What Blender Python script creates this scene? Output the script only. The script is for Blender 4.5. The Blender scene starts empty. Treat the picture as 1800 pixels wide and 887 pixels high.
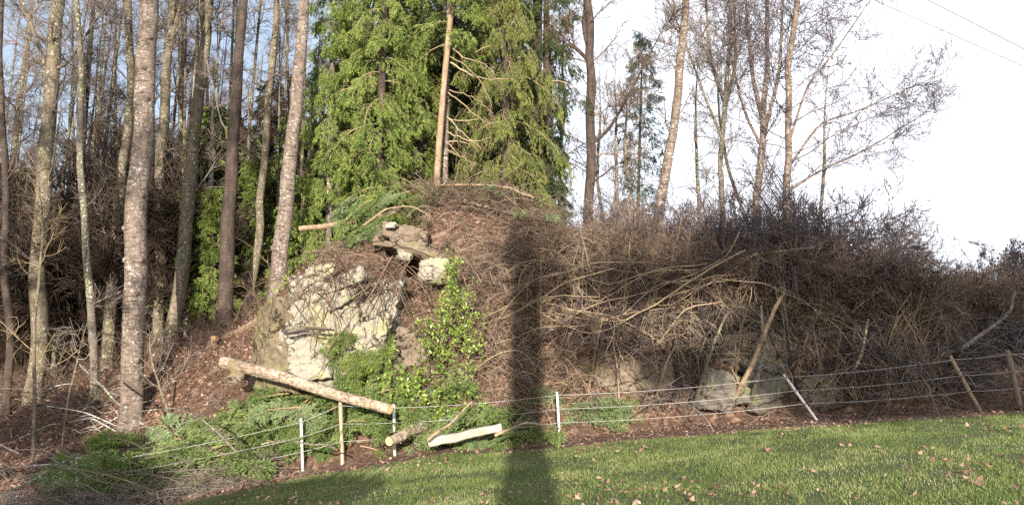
import bpy, math
import numpy as np
from math import radians, sin, cos, tan, pi

# ------------------------------------------------------------------ camera, sky, sun, exposure
S = bpy.context.scene
COL = S.collection
F_PX, HOR, CAMZ = 1413.0, 620.0, 1.6          # focal length and horizon row, in pixels of an 1800 x 887 frame
PITCH = math.atan((HOR - 443.5) / F_PX)
cam_d = bpy.data.cameras.new("camera"); cam = bpy.data.objects.new("camera", cam_d); COL.objects.link(cam)
cam_d.sensor_width = 36; cam_d.lens = 36 * F_PX / 1800; cam_d.clip_end = 3000; cam_d.clip_start = 0.05
cam.location = (0, 0, CAMZ); cam.rotation_euler = (pi / 2 + PITCH, 0, 0)
S.camera = cam

SUN_EL, SUN_AZ = radians(13.0), radians(-1.0)  # sun behind the viewer; light travels +Y and a hair to the right
world = bpy.data.worlds.new("World"); S.world = world; world.use_nodes = True
wn, wl = world.node_tree.nodes, world.node_tree.links
wn.clear()
w_out = wn.new("ShaderNodeOutputWorld"); w_bg = wn.new("ShaderNodeBackground")
sky = wn.new("ShaderNodeTexSky"); sky.sky_type = 'NISHITA'; sky.sun_disc = False
sky.sun_elevation = SUN_EL; sky.sun_rotation = pi - SUN_AZ
sky.air_density = 1.0; sky.dust_density = 2.5; sky.ozone_density = 1.5; sky.altitude = 300
# thin bright winter cloud veil in front of the blue, thicker towards the east (right)
w_tc = wn.new("ShaderNodeTexCoord"); w_map = wn.new("ShaderNodeMapping"); w_map.inputs['Scale'].default_value = (1.4, 1.4, 3.0)
w_no = wn.new("ShaderNodeTexNoise"); w_no.inputs['Scale'].default_value = 1.6; w_no.inputs['Detail'].default_value = 6
w_sep = wn.new("ShaderNodeSeparateXYZ")
w_m = wn.new("ShaderNodeMath"); w_m.operation = 'MULTIPLY_ADD'; w_m.inputs[1].default_value = 0.85
w_rm = wn.new("ShaderNodeMapRange"); w_rm.inputs['From Min'].default_value = 0.25; w_rm.inputs['From Max'].default_value = 0.78
w_rm.inputs['To Min'].default_value = 0.25
w_mix = wn.new("ShaderNodeMix"); w_mix.data_type = 'RGBA'
w_mix.inputs[7].default_value = (8.6, 9.0, 10.0, 1)
wl.new(w_tc.outputs['Generated'], w_map.inputs['Vector']); wl.new(w_map.outputs[0], w_no.inputs['Vector'])
wl.new(w_tc.outputs['Generated'], w_sep.inputs[0]); wl.new(w_sep.outputs['X'], w_m.inputs[0])
wl.new(w_no.outputs['Fac'], w_m.inputs[2]); wl.new(w_m.outputs[0], w_rm.inputs['Value'])
wl.new(w_rm.outputs[0], w_mix.inputs[0]); wl.new(sky.outputs[0], w_mix.inputs[6])
wl.new(w_mix.outputs[2], w_bg.inputs['Color']); w_bg.inputs['Strength'].default_value = 0.085
wl.new(w_bg.outputs[0], w_out.inputs[0])

sun_d = bpy.data.lights.new("sun", 'SUN'); sun = bpy.data.objects.new("sun", sun_d); COL.objects.link(sun)
sun_d.energy = 5.0; sun_d.angle = radians(0.5); sun_d.color = (1.0, 0.90, 0.76)
sun.location = (0, -30, 12)
sun.rotation_euler = (pi / 2 - SUN_EL, 0, SUN_AZ)
S.view_settings.view_transform = 'Standard'; S.view_settings.look = 'None'
S.view_settings.exposure = 1.12; S.view_settings.gamma = 1.0
S.view_settings.use_curve_mapping = False
S.cycles.use_denoising = False
S.cycles.max_bounces = 5; S.cycles.diffuse_bounces = 3; S.cycles.transparent_max_bounces = 4
S.cycles.glossy_bounces = 1; S.cycles.transmission_bounces = 2

rng = np.random.default_rng(20)

# ------------------------------------------------------------------ small maths
def nrm(v):
    return v / np.maximum(np.linalg.norm(v, axis=-1, keepdims=True), 1e-9)

def hash3(ix, iy, iz, seed):
    h = (ix * 374761393 + iy * 668265263 + iz * 2147483647 + seed * 974634777) & 0xffffffff
    h = ((h ^ (h >> 13)) * 1274126177) & 0xffffffff
    return ((h ^ (h >> 16)) & 0xffff) / 65535.0

def vnoise(p, seed=0):
    p = np.asarray(p, float); i = np.floor(p).astype(np.int64); f = p - i; f = f * f * (3 - 2 * f)
    out = 0
    for dx in (0, 1):
        for dy in (0, 1):
            for dz in (0, 1):
                w = (f[..., 0] if dx else 1 - f[..., 0]) * (f[..., 1] if dy else 1 - f[..., 1]) * (f[..., 2] if dz else 1 - f[..., 2])
                out = out + w * hash3(i[..., 0] + dx, i[..., 1] + dy, i[..., 2] + dz, seed)
    return out * 2 - 1

def fbm(p, octv=4, seed=0):
    p = np.asarray(p, float); s, a, t = 0, 1.0, 0
    for k in range(octv):
        s = s + a * vnoise(p * (2.03 ** k) + 17.3 * k, seed + k); t += a; a *= .5
    return s / t

def at(px, py, Y):                         # the point at distance Y seen at a given place of the photograph
    dz = (443.5 - py) / F_PX; c, s = cos(PITCH), sin(PITCH)
    d = np.array([(px - 900) / F_PX, c - dz * s, s + dz * c])
    return np.array([0, 0, CAMZ]) + d * (Y / d[1])

# ------------------------------------------------------------------ terrain
def pl(x, tab):
    a = np.array(tab, float); return sum(np.interp(x + o, a[:, 0], a[:, 1]) for o in (-.5, -.25, 0, .25, .5)) / 5

def lawn_h(x, y):
    f = pl(x, [(-300, -8), (-60, -4.5), (-20, -2.7), (-8.1, -1.42), (-4.1, -.74), (-2.3, -.43), (.93, -.18), (6.1, .24), (10.1, .45), (20, .9), (60, 2), (300, 5)])
    return f + .23 * (1 - np.clip(y, -30, 16.5) / 16.5)

TOE = [(-300, 17), (-30, 17), (-12, 16.4), (-8, 16.4), (-6.4, 16.9), (-5.2, 17.6), (-2.8, 17.3), (-1, 17.2), (1, 17.5), (4, 17.6), (8, 17.3), (12, 17.2), (40, 17), (300, 17)]
CRY = [(-300, 30), (-30, 26), (-12, 23.5), (-8, 22), (-6.4, 20.6), (-5.2, 19.6), (-2.8, 20.2), (-1, 21), (1, 21), (4, 20.6), (8, 20.4), (12, 20.6), (40, 22), (300, 30)]
CRH = [(-300, -3), (-30, -1), (-14, .7), (-12, .95), (-9.4, 1.85), (-7, 2.35), (-5.9, 2.9), (-5.0, 3.75), (-4.0, 4.1), (-2.8, 4.75), (-2.2, 5.3), (-1.1, 5.55), (0, 5.2), (1.0, 4.4), (2.2, 3.6), (3.5, 3.0), (5.4, 2.7), (8.1, 2.4), (12.1, 2.2), (20, 2.2), (60, 3), (300, 6)]

def H(x, y):
    x = np.asarray(x, float); y = np.asarray(y, float)
    a, b, c = pl(x, TOE), pl(x, CRY), pl(x, CRH)
    s = np.clip((y - a) / (b - a), 0, 1)
    steep = np.clip((x + 6.6) / 1.2, 0, 1)
    g = s * s * (3 - 2 * s) * (1 - steep) + (1 - (1 - s) ** 2.2) * steep
    g = g * (1 - .0) 
    base = lawn_h(x, y)
    q = np.clip((y - 15.7) / 1.7, 0, 1); base = base + pl(x, [(-300, 0), (-9, 0), (-7.5, .3), (-6.4, .7), (-5, 1.15), (-3.6, 1.3), (-2.6, 1.0), (-1.6, .4), (-.9, .05), (0, 0), (300, 0)]) * q * q * (3 - 2 * q)
    far = np.clip(y - b, 0, None)
    z = base + (c - base) * g - (.06 * far * np.exp(-far / 60)) * (x > -1e9)
    p = np.stack([x, y, x * 0], -1)
    rough = np.clip((y - a + .8) / 1.2, 0, 1)
    z = z + rough * (.16 * fbm(p * 1.1, 4, 3) + .05 * vnoise(p * 4.5, 9)) + .012 * vnoise(p * .9, 5)
    for (cx_, cy_, rx_, ry_, dp) in ((-2.5, 19.5, .42, 1.15, 1.15), (7.2, 18.2, .7, .55, .9)):
        z = z - dp * np.exp(-(((x - cx_) / rx_) ** 4 + ((y - cy_) / ry_) ** 6))
    return z

def G(px, py, y0=6.0, y1=60.0):            # where the ray through that place of the photograph meets the ground
    ys = np.arange(y0, y1, .04); d = at(px, py, 1.0) - np.array([0, 0, CAMZ])
    X = d[0] * ys; Z = CAMZ + d[2] * ys
    hit = np.nonzero(Z <= H(X, ys))[0]
    k = hit[0] if len(hit) else len(ys) - 1
    return np.array([X[k], ys[k], Z[k]])

def GY(px, Y):                             # a point of the ground in that column, Y metres away
    x = (px - 900) / F_PX * Y * 1.0
    return np.array([x, Y, float(H(x, Y))])

# ------------------------------------------------------------------ mesh building
def mesh_np(name, V, F4=None, F3=None, smooth=True):
    me = bpy.data.meshes.new(name); V = np.asarray(V, np.float32).reshape(-1, 3)
    loops, starts, tot = [], [], 0
    n4 = 0 if F4 is None else len(F4); n3 = 0 if F3 is None else len(F3)
    idx = []
    if n4: idx.append(np.asarray(F4, np.int32).ravel())
    if n3: idx.append(np.asarray(F3, np.int32).ravel())
    idx = np.concatenate(idx)
    st = np.concatenate([np.arange(n4) * 4, n4 * 4 + np.arange(n3) * 3]).astype(np.int32)
    me.vertices.add(len(V)); me.vertices.foreach_set("co", V.ravel())
    me.loops.add(len(idx)); me.loops.foreach_set("vertex_index", idx)
    me.polygons.add(n4 + n3); me.polygons.foreach_set("loop_start", st)
    me.update(calc_edges=True)
    if smooth: me.polygons.foreach_set("use_smooth", np.ones(n4 + n3, bool))
    return me

class MB:
    def __init__(s): s.V, s.F4, s.F3, s.n = [], [], [], 0
    def add(s, V, F4=None, F3=None):
        V = np.asarray(V, float).reshape(-1, 3)
        if F4 is not None and len(F4): s.F4.append(np.asarray(F4) + s.n)
        if F3 is not None and len(F3): s.F3.append(np.asarray(F3) + s.n)
        s.V.append(V); s.n += len(V); return s
    def tubes(s, P, R, sides=3):           # P (N,K,3), R (N,K)
        N, K, _ = P.shape
        if N == 0: return s
        T = np.gradient(P, axis=1); T = nrm(T)
        m = nrm(P[:, -1] - P[:, 0]); ref = np.zeros((N, 3)); ref[np.arange(N), np.abs(m).argmin(1)] = 1
        A = nrm(np.cross(T, ref[:, None])); B = np.cross(T, A)
        th = np.arange(sides) * 2 * pi / sides
        V = P[:, :, None] + R[:, :, None, None] * (A[:, :, None] * np.cos(th)[None, None, :, None] + B[:, :, None] * np.sin(th)[None, None, :, None])
        n, k, q = np.meshgrid(np.arange(N), np.arange(K - 1), np.arange(sides), indexing='ij')
        o = n * K * sides; q2 = (q + 1) % sides
        F = np.stack([o + k * sides + q, o + k * sides + q2, o + (k + 1) * sides + q2, o + (k + 1) * sides + q], -1).reshape(-1, 4)
        return s.add(V, F)
    def leaves(s, C, D, W, L, Wd, fold=0.0, tip=.35):   # kite leaves: base C, direction D, width direction W
        N = len(C)
        if N == 0: return s
        L = np.broadcast_to(np.asarray(L, float), (N,))[:, None]; Wd = np.broadcast_to(np.asarray(Wd, float), (N,))[:, None]
        Nn = np.cross(D, W)
        a = C; b = C + D * L * (.5 - tip * .3) + W * Wd * .5 + Nn * fold * Wd; c = C + D * L; d = C + D * L * (.5 - tip * .3) - W * Wd * .5 + Nn * fold * Wd
        V = np.stack([a, b, c, d], 1); i = np.arange(N)[:, None] * 4
        if fold: return s.add(V, None, np.concatenate([i + [0, 1, 2], i + [0, 2, 3]]))
        return s.add(V, i + np.arange(4)[None])
    def blades(s, C, D, W, L, Wd):         # single triangles
        N = len(C); L = np.broadcast_to(np.asarray(L, float), (N,))[:, None]; Wd = np.broadcast_to(np.asarray(Wd, float), (N,))[:, None]
        V = np.stack([C - W * Wd * .5, C + W * Wd * .5, C + D * L], 1)
        return s.add(V, None, np.arange(N)[:, None] * 3 + np.arange(3)[None])
    def build(s, name, mat, parent=None, loc=None, smooth=True):
        V = np.concatenate(s.V)
        o0 = np.array(parent.location) if parent is not None and loc is None else (np.zeros(3) if loc is None else np.asarray(loc, float))
        me = mesh_np(name, V - o0, np.concatenate(s.F4) if s.F4 else None, np.concatenate(s.F3) if s.F3 else None, smooth)
        ob = bpy.data.objects.new(name, me); me.materials.append(mat); COL.objects.link(ob)
        if parent is not None: ob.parent = parent
        else: ob.location = o0
        return ob

def tag(o, label=None, cat=None, group=None, kind=None):
    if label: o['label'] = label
    if cat: o['category'] = cat
    if group: o['group'] = group
    if kind: o['kind'] = kind
    return o

def empty(name, loc, label, cat, group=None):
    o = bpy.data.objects.new(name, None); COL.objects.link(o); o.location = loc; o.empty_display_size = .3
    return tag(o, label, cat, group)

def dup(root, loc, rz=0, sc=1, tilt=(0, 0), label=None, group=None):
    r = root.copy(); COL.objects.link(r); r.location = loc; r.rotation_euler = (tilt[0], tilt[1], rz)
    r.scale = (sc,) * 3 if np.isscalar(sc) else sc
    if label: r['label'] = label
    if group: r['group'] = group
    for ch in list(root.children):
        c = ch.copy(); COL.objects.link(c); c.parent = r
        for g in ch.children:
            e = g.copy(); COL.objects.link(e); e.parent = c
    return r

# ------------------------------------------------------------------ growth
def grow(P0, D0, L, K, wander=.12, trop=(0, 0, 0), curl=None):
    N = len(P0); L = np.broadcast_to(np.asarray(L, float), (N,)); P = np.zeros((N, K + 1, 3)); P[:, 0] = P0; d = nrm(np.asarray(D0, float))
    tr = np.asarray(trop, float)
    for k in range(K):
        d = nrm(d + wander * rng.normal(size=(N, 3)) + tr)
        P[:, k + 1] = P[:, k] + d * (L / K)[:, None]
    return P

def samp(P, R, i, t):
    K = P.shape[1] - 1; f = t * K; k = np.minimum(f.astype(int), K - 1); w = (f - k)
    p = P[i, k] * (1 - w)[:, None] + P[i, k + 1] * w[:, None]
    r = R[i, k] * (1 - w) + R[i, k + 1] * w
    return p, nrm(P[i, k + 1] - P[i, k]), r

def spawn(P, R, n, t0, t1, ang, L, K, wander=.12, trop=(0, 0, 0), rr=.55, rmin=.002, flat=0, lscale=True, tipr=.3):
    N = len(P); i = np.repeat(np.arange(N), n); t = t0 + (t1 - t0) * rng.random(len(i))
    p, d, r = samp(P, R, i, t)
    q = rng.normal(size=(len(i), 3))
    if flat: q[:, 2] *= (1 - flat)
    q = nrm(q - (q * d).sum(-1, keepdims=True) * d)
    a = ang * (.75 + .5 * rng.random(len(i)))[:, None]
    D = d * np.cos(a) + q * np.sin(a)
    Lc = L * (.6 + .6 * rng.random(len(i)))
    if lscale: Lc = Lc * (1.15 - .75 * t)
    Pn = grow(p, D, Lc, K, wander, trop)
    r0 = np.maximum(r * rr, rmin)
    Rn = r0[:, None] * (1 - (1 - tipr) * np.linspace(0, 1, K + 1)[None])
    return Pn, np.maximum(Rn, rmin * .6)

# ------------------------------------------------------------------ materials
def newmat(name):
    m = bpy.data.materials.new(name); m.use_nodes = True; nt = m.node_tree; nt.nodes.clear()
    o = nt.nodes.new("ShaderNodeOutputMaterial"); b = nt.nodes.new("ShaderNodeBsdfPrincipled")
    nt.links.new(b.outputs[0], o.inputs[0]); b.inputs['Roughness'].default_value = .85
    b.inputs['Specular IOR Level'].default_value = .2
    return m, nt, b

def N_(nt, typ, ins=None, **kw):
    n = nt.nodes.new(typ)
    for k, v in kw.items(): setattr(n, k, v)
    for k, v in (ins or {}).items():
        if isinstance(v, bpy.types.NodeSocket): nt.links.new(v, n.inputs[k])
        else: n.inputs[k].default_value = v
    return n

def ramp(nt, fac, stops):
    r = nt.nodes.new("ShaderNodeValToRGB"); nt.links.new(fac, r.inputs[0]); e = r.color_ramp.elements
    while len(e) < len(stops): e.new(.5)
    for k, (p, c) in enumerate(stops): e[k].position = p; e[k].color = (*c, 1) if len(c) == 3 else c
    return r.outputs[0]

def mixc(nt, f, a, b):
    n = nt.nodes.new("ShaderNodeMix"); n.data_type = 'RGBA'
    for k, v in ((0, f), (6, a), (7, b)):
        if isinstance(v, bpy.types.NodeSocket): nt.links.new(v, n.inputs[k])
        else: n.inputs[k].default_value = v if k == 0 else (*v, 1)
    return n.outputs[2]

def thr(nt, v, a, b):
    return N_(nt, "ShaderNodeMapRange", {'Value': v, 'From Min': a, 'From Max': b}).outputs[0]

def bark(name, dark, light, lichen=(.42, .43, .38), lich=.62, moss=None, band=1.0, bump=.6):
    m, nt, b = newmat(name)
    co = N_(nt, "ShaderNodeNewGeometry").outputs['Position']
    mp = N_(nt, "ShaderNodeMapping", {'Vector': co, 'Scale': (1, 1, .35)}).outputs[0]
    n1 = N_(nt, "ShaderNodeTexNoise", {'Vector': mp, 'Scale': 9.0, 'Detail': 6.0, 'Roughness': .7}).outputs['Fac']
    mp2 = N_(nt, "ShaderNodeMapping", {'Vector': co, 'Scale': (1, 1, 6.0)}).outputs[0]
    n2 = N_(nt, "ShaderNodeTexNoise", {'Vector': mp2, 'Scale': 5.0, 'Detail': 4.0, 'Roughness': .65}).outputs['Fac']
    n3 = N_(nt, "ShaderNodeTexNoise", {'Vector': co, 'Scale': 16.0, 'Detail': 5.0, 'Roughness': .75}).outputs['Fac']
    n4 = N_(nt, "ShaderNodeTexNoise", {'Vector': co, 'Scale': 1.3, 'Detail': 3.0}).outputs['Fac']
    c = mixc(nt, thr(nt, n1, .33, .68), dark, light)
    c = mixc(nt, N_(nt, "ShaderNodeMath", {0: thr(nt, n2, .52, .62), 1: .55 * band}, operation='MULTIPLY').outputs[0], c, tuple(v * .35 for v in dark))
    if moss: c = mixc(nt, N_(nt, "ShaderNodeMath", {0: thr(nt, n4, .5, .66), 1: .75}, operation='MULTIPLY').outputs[0], c, moss)
    s = N_(nt, "ShaderNodeMath", {0: n3, 1: N_(nt, "ShaderNodeMath", {0: n4, 1: .25}, operation='MULTIPLY').outputs[0]}, operation='ADD').outputs[0]
    c = mixc(nt, thr(nt, s, lich + .09, lich + .13), c, lichen)
    nt.links.new(c, b.inputs['Base Color'])
    hs = N_(nt, "ShaderNodeMath", {0: n1, 1: n2}, operation='ADD').outputs[0]
    bp = N_(nt, "ShaderNodeBump", {'Height': hs, 'Strength': bump, 'Distance': .04}); nt.links.new(bp.outputs[0], b.inputs['Normal'])
    return m

def twig(name, a, c2, var=.5):
    m, nt, b = newmat(name)
    co = N_(nt, "ShaderNodeNewGeometry"); 
    r = co.outputs['Random Per Island']
    n = N_(nt, "ShaderNodeTexNoise", {'Vector': co.outputs['Position'], 'Scale': 1.1, 'Detail': 3.0}).outputs['Fac']
    f = N_(nt, "ShaderNodeMath", {0: r, 1: thr(nt, n, .3, .7)}, operation='MULTIPLY').outputs[0]
    f2 = N_(nt, "ShaderNodeMath", {0: r, 1: f}, operation='ADD').outputs[0]
    c = mixc(nt, N_(nt, "ShaderNodeMath", {0: f2, 1: var}, operation='MULTIPLY').outputs[0], a, c2)
    nt.links.new(c, b.inputs['Base Color']); b.inputs['Roughness'].default_value = .7
    return m

def leafm(name, stops, rough=.55, trans=.3, spec=.3, nscale=1.2):
    m, nt, b = newmat(name)
    g = N_(nt, "ShaderNodeNewGeometry")
    n = N_(nt, "ShaderNodeTexNoise", {'Vector': g.outputs['Position'], 'Scale': nscale, 'Detail': 3.0}).outputs['Fac']
    f = N_(nt, "ShaderNodeMath", {0: g.outputs['Random Per Island'], 1: .6}, operation='MULTIPLY').outputs[0]
    f = N_(nt, "ShaderNodeMath", {0: thr(nt, n, .3, .7), 1: .4, 2: f}, operation='MULTIPLY_ADD').outputs[0]
    c = ramp(nt, f, stops); nt.links.new(c, b.inputs['Base Color'])
    b.inputs['Roughness'].default_value = rough; b.inputs['Specular IOR Level'].default_value = spec
    if trans:
        t = N_(nt, "ShaderNodeBsdfTranslucent", {'Color': c}); mx = N_(nt, "ShaderNodeMixShader", {0: trans, 1: b.outputs[0], 2: t.outputs[0]})
        nt.links.new(mx.outputs[0], [n for n in nt.nodes if n.type == 'OUTPUT_MATERIAL'][0].inputs[0])
    return m

def groundm():
    m, nt, b = newmat("leaf_litter_soil")
    co = N_(nt, "ShaderNodeNewGeometry").outputs['Position']
    v = N_(nt, "ShaderNodeTexVoronoi", {'Vector': co, 'Scale': 13.0, 'Randomness': 1.0})
    h = N_(nt, "ShaderNodeSeparateColor", {0: v.outputs['Color']}).outputs[0]
    leaf = ramp(nt, h, [(0, (.05, .028, .02)), (.35, (.12, .065, .045)), (.7, (.2, .12, .085)), (1, (.33, .23, .17))])
    n = N_(nt, "ShaderNodeTexNoise", {'Vector': co, 'Scale': 2.2, 'Detail': 7.0, 'Roughness': .7}).outputs['Fac']
    n2 = N_(nt, "ShaderNodeTexNoise", {'Vector': co, 'Scale': 26.0, 'Detail': 5.0, 'Roughness': .7}).outputs['Fac']
    soil = mixc(nt, n2, (.035, .025, .02), (.13, .09, .065))
    c = mixc(nt, thr(nt, n, .38, .6), leaf, soil)
    nt.links.new(c, b.inputs['Base Color'])
    hh = N_(nt, "ShaderNodeMath", {0: h, 1: n2}, operation='ADD').outputs[0]
    bp = N_(nt, "ShaderNodeBump", {'Height': hh, 'Strength': .8, 'Distance': .05}); nt.links.new(bp.outputs[0], b.inputs['Normal'])
    return m

def lawnm():
    m, nt, b = newmat("lawn_ground")
    co = N_(nt, "ShaderNodeNewGeometry").outputs['Position']
    n = N_(nt, "ShaderNodeTexNoise", {'Vector': co, 'Scale': 1.3, 'Detail': 8.0, 'Roughness': .7}).outputs['Fac']
    n2 = N_(nt, "ShaderNodeTexNoise", {'Vector': co, 'Scale': 30.0, 'Detail': 5.0, 'Roughness': .75}).outputs['Fac']
    c = mixc(nt, thr(nt, n, .35, .65), (.055, .09, .025), (.10, .10, .045))
    c = mixc(nt, thr(nt, n2, .45, .7), c, (.05, .045, .025))
    nt.links.new(c, b.inputs['Base Color'])
    bp = N_(nt, "ShaderNodeBump", {'Height': n2, 'Strength': .7, 'Distance': .03}); nt.links.new(bp.outputs[0], b.inputs['Normal'])
    return m

def rockm(name, base, lichen, dark, lt=.5, cr=3.0):
    m, nt, b = newmat(name)
    co = N_(nt, "ShaderNodeNewGeometry").outputs['Position']
    n = N_(nt, "ShaderNodeTexNoise", {'Vector': co, 'Scale': 2.4, 'Detail': 9.0, 'Roughness': .72, 'Distortion': .4}).outputs['Fac']
    n2 = N_(nt, "ShaderNodeTexNoise", {'Vector': co, 'Scale': 14.0, 'Detail': 8.0, 'Roughness': .78}).outputs['Fac']
    n3 = N_(nt, "ShaderNodeTexNoise", {'Vector': N_(nt, "ShaderNodeVectorMath", {0: co, 1: (5, 9, 3)}).outputs[0], 'Scale': 1.5, 'Detail': 6.0, 'Roughness': .65}).outputs['Fac']
    vw = N_(nt, "ShaderNodeVectorMath", {0: co, 1: N_(nt, "ShaderNodeVectorMath", {0: N_(nt, "ShaderNodeTexNoise", {'Vector': co, 'Scale': 1.7, 'Detail': 4.0}).outputs['Color'], 1: (.9, .9, .9)}, operation='MULTIPLY').outputs[0]}).outputs[0]
    ed = N_(nt, "ShaderNodeTexVoronoi", {'Vector': vw, 'Scale': cr * .3}, feature='DISTANCE_TO_EDGE').outputs[0]
    c = mixc(nt, thr(nt, n2, .35, .65), tuple(v * .6 for v in base), base)
    c = mixc(nt, thr(nt, n3, lt, lt + .1), c, lichen)
    c = mixc(nt, thr(nt, n, .57, .66), c, dark)
    c = mixc(nt, thr(nt, N_(nt, 'ShaderNodeTexNoise', {'Vector': co, 'Scale': 5.0, 'Detail': 8.0, 'Roughness': .8}).outputs['Fac'], .56, .6), c, tuple(v * .45 for v in dark))
    crk = N_(nt, 'ShaderNodeMath', {0: thr(nt, ed, .0, .02), 1: thr(nt, n2, .5, .56)}, operation='MAXIMUM').outputs[0]
    c = mixc(nt, crk, tuple(v * .25 for v in dark), c)
    nt.links.new(c, b.inputs['Base Color']); b.inputs['Roughness'].default_value = .95
    hh = N_(nt, "ShaderNodeMath", {0: N_(nt, "ShaderNodeMath", {0: n, 1: n2}, operation='ADD').outputs[0], 1: crk}, operation='ADD').outputs[0]
    bp = N_(nt, "ShaderNodeBump", {'Height': hh, 'Strength': .9, 'Distance': .07}); nt.links.new(bp.outputs[0], b.inputs['Normal'])
    return m

def plain(name, a, b_, scale=20, rough=.8, stretch=(1, 1, 1)):
    m, nt, b = newmat(name)
    co = N_(nt, "ShaderNodeTexCoord").outputs['Object']
    mp = N_(nt, "ShaderNodeMapping", {'Vector': co, 'Scale': stretch}).outputs[0]
    n = N_(nt, "ShaderNodeTexNoise", {'Vector': mp, 'Scale': scale, 'Detail': 6.0, 'Roughness': .7}).outputs['Fac']
    nt.links.new(mixc(nt, thr(nt, n, .35, .65), a, b_), b.inputs['Base Color']); b.inputs['Roughness'].default_value = rough
    bp = N_(nt, "ShaderNodeBump", {'Height': n, 'Strength': .4, 'Distance': .01}); nt.links.new(bp.outputs[0], b.inputs['Normal'])
    return m

M = dict(
    shrubtw=twig("greyish_shrub_twigs", (.05, .034, .027), (.34, .25, .19)),
    deep=bark("deep_wood_shade_bark", (.028, .022, .018), (.085, .065, .05), lichen=(.2, .19, .16), lich=.62),  # shade of the inner wood is put into this bark colour
    twig_shade=twig("shade_dark_twigs", (.03, .022, .018), (.11, .08, .06)),  # darkened colour stands in for the shade between the far trunks
    ground=groundm(), lawn=lawnm(),
    beech=bark("grey_bark", (.075, .062, .05), (.20, .17, .14), lich=.6, moss=(.12, .12, .05)),
    spruceb=bark("scaly_reddish_bark", (.105, .08, .066), (.26, .205, .17), lichen=(.44, .42, .385), lich=.61, band=1.5, bump=.9),
    yellow=bark("yellow_grey_bark", (.08, .065, .045), (.24, .20, .15), lich=.62, moss=(.11, .10, .045)),
    darkb=bark("dark_bark", (.035, .027, .024), (.10, .075, .062), lich=.75, band=1.0),
    pine=bark("peeling_log_bark", (.17, .12, .085), (.42, .335, .25), lichen=(.50, .43, .34), lich=.58, band=1.3, bump=.9),
    tan=bark("tan_bark", (.20, .135, .085), (.38, .29, .20), lich=.72, band=.4),
    white=bark("white_bark", (.3, .28, .25), (.6, .58, .54), lich=.62, band=1.2),
    twig_b=twig("brown_twigs", (.075, .05, .038), (.27, .19, .14)),
    twig_g=twig("grey_twigs", (.09, .075, .065), (.30, .25, .21)),
    twig_y=twig("yellow_twigs", (.16, .12, .07), (.42, .33, .19)),
    bramble=twig("bramble_canes", (.055, .038, .03), (.42, .31, .235), .6),
    straw=twig("straw_canes", (.13, .095, .06), (.44, .34, .22), .6),
    purple=twig("purplish_canes", (.045, .037, .043), (.25, .20, .205)),
    spruce=leafm("spruce_needles", [(0, (.04, .075, .018)), (.35, (.12, .185, .04)), (.7, (.26, .33, .08)), (1, (.42, .44, .17))], trans=.25, nscale=1.3),
    spruce_y=leafm("yellow_green_needles", [(0, (.05, .075, .022)), (.4, (.13, .165, .042)), (.75, (.26, .29, .08)), (1, (.38, .37, .15))], trans=.25, nscale=1.3),
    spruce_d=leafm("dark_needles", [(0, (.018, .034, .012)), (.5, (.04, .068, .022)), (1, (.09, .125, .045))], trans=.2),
    spruce_b=leafm("blue_green_needles", [(0, (.03, .055, .04)), (.5, (.06, .10, .075)), (1, (.10, .15, .11))], trans=.2),
    fir=leafm("cut_fir_needles", [(0, (.04, .08, .022)), (.4, (.115, .185, .05)), (.75, (.25, .33, .11)), (1, (.44, .48, .25))], trans=.2, nscale=1.5),
    firp=leafm("pale_fir_needles", [(0, (.10, .16, .065)), (.5, (.21, .29, .13)), (1, (.38, .44, .26))], trans=.2),
    laurel=leafm("bright_broad_leaves", [(0, (.05, .10, .02)), (.35, (.15, .25, .04)), (.75, (.31, .41, .08)), (1, (.48, .50, .18))], rough=.35, spec=.5, trans=.3),
    grass=leafm("grass_blades", [(0, (.05, .09, .022)), (.4, (.12, .175, .045)), (.7, (.23, .26, .09)), (1, (.50, .46, .28))], trans=.3, nscale=.7),
    dead=leafm("dead_leaves", [(0, (.09, .048, .034)), (.4, (.22, .125, .088)), (.75, (.38, .25, .19)), (1, (.62, .50, .42))], rough=.7, trans=.1, spec=.2, nscale=3),
    rock=rockm("lichen_rock", (.44, .41, .34), (.40, .39, .22), (.19, .145, .10), lt=.52),
    rock_g=rockm("dim_grey_rock", (.22, .20, .17), (.21, .215, .11), (.13, .11, .085), lt=.56),
    rock_d=rockm("brown_rock", (.30, .24, .18), (.30, .27, .12), (.12, .09, .065), lt=.58),
    rock_m=rockm("mossy_brown_rock", (.27, .22, .15), (.25, .23, .10), (.15, .115, .07), lt=.52, cr=1.5),
    cut=plain("cut_wood", (.62, .36, .15), (.75, .50, .24), 30),
    post_w=plain("white_post", (.62, .62, .60), (.74, .74, .72), 20, .5, (1, 1, .3)),
    post_b=plain("weathered_wood_post", (.28, .21, .14), (.48, .38, .27), 30, .85, (1, 1, .1)),
    post_d=plain("dark_round_post", (.12, .095, .075), (.24, .19, .15), 30, .85, (1, 1, .1)),
    wire=plain("fence_rope", (.26, .25, .24), (.42, .41, .40), 60, .6),
    line=plain("power_cable", (.05, .05, .055), (.08, .08, .085), 5, .6),
    slab=plain("pale_weathered_timber", (.24, .21, .17), (.44, .40, .34), 9, .9, (.3, 1, 1)),
)

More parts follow.
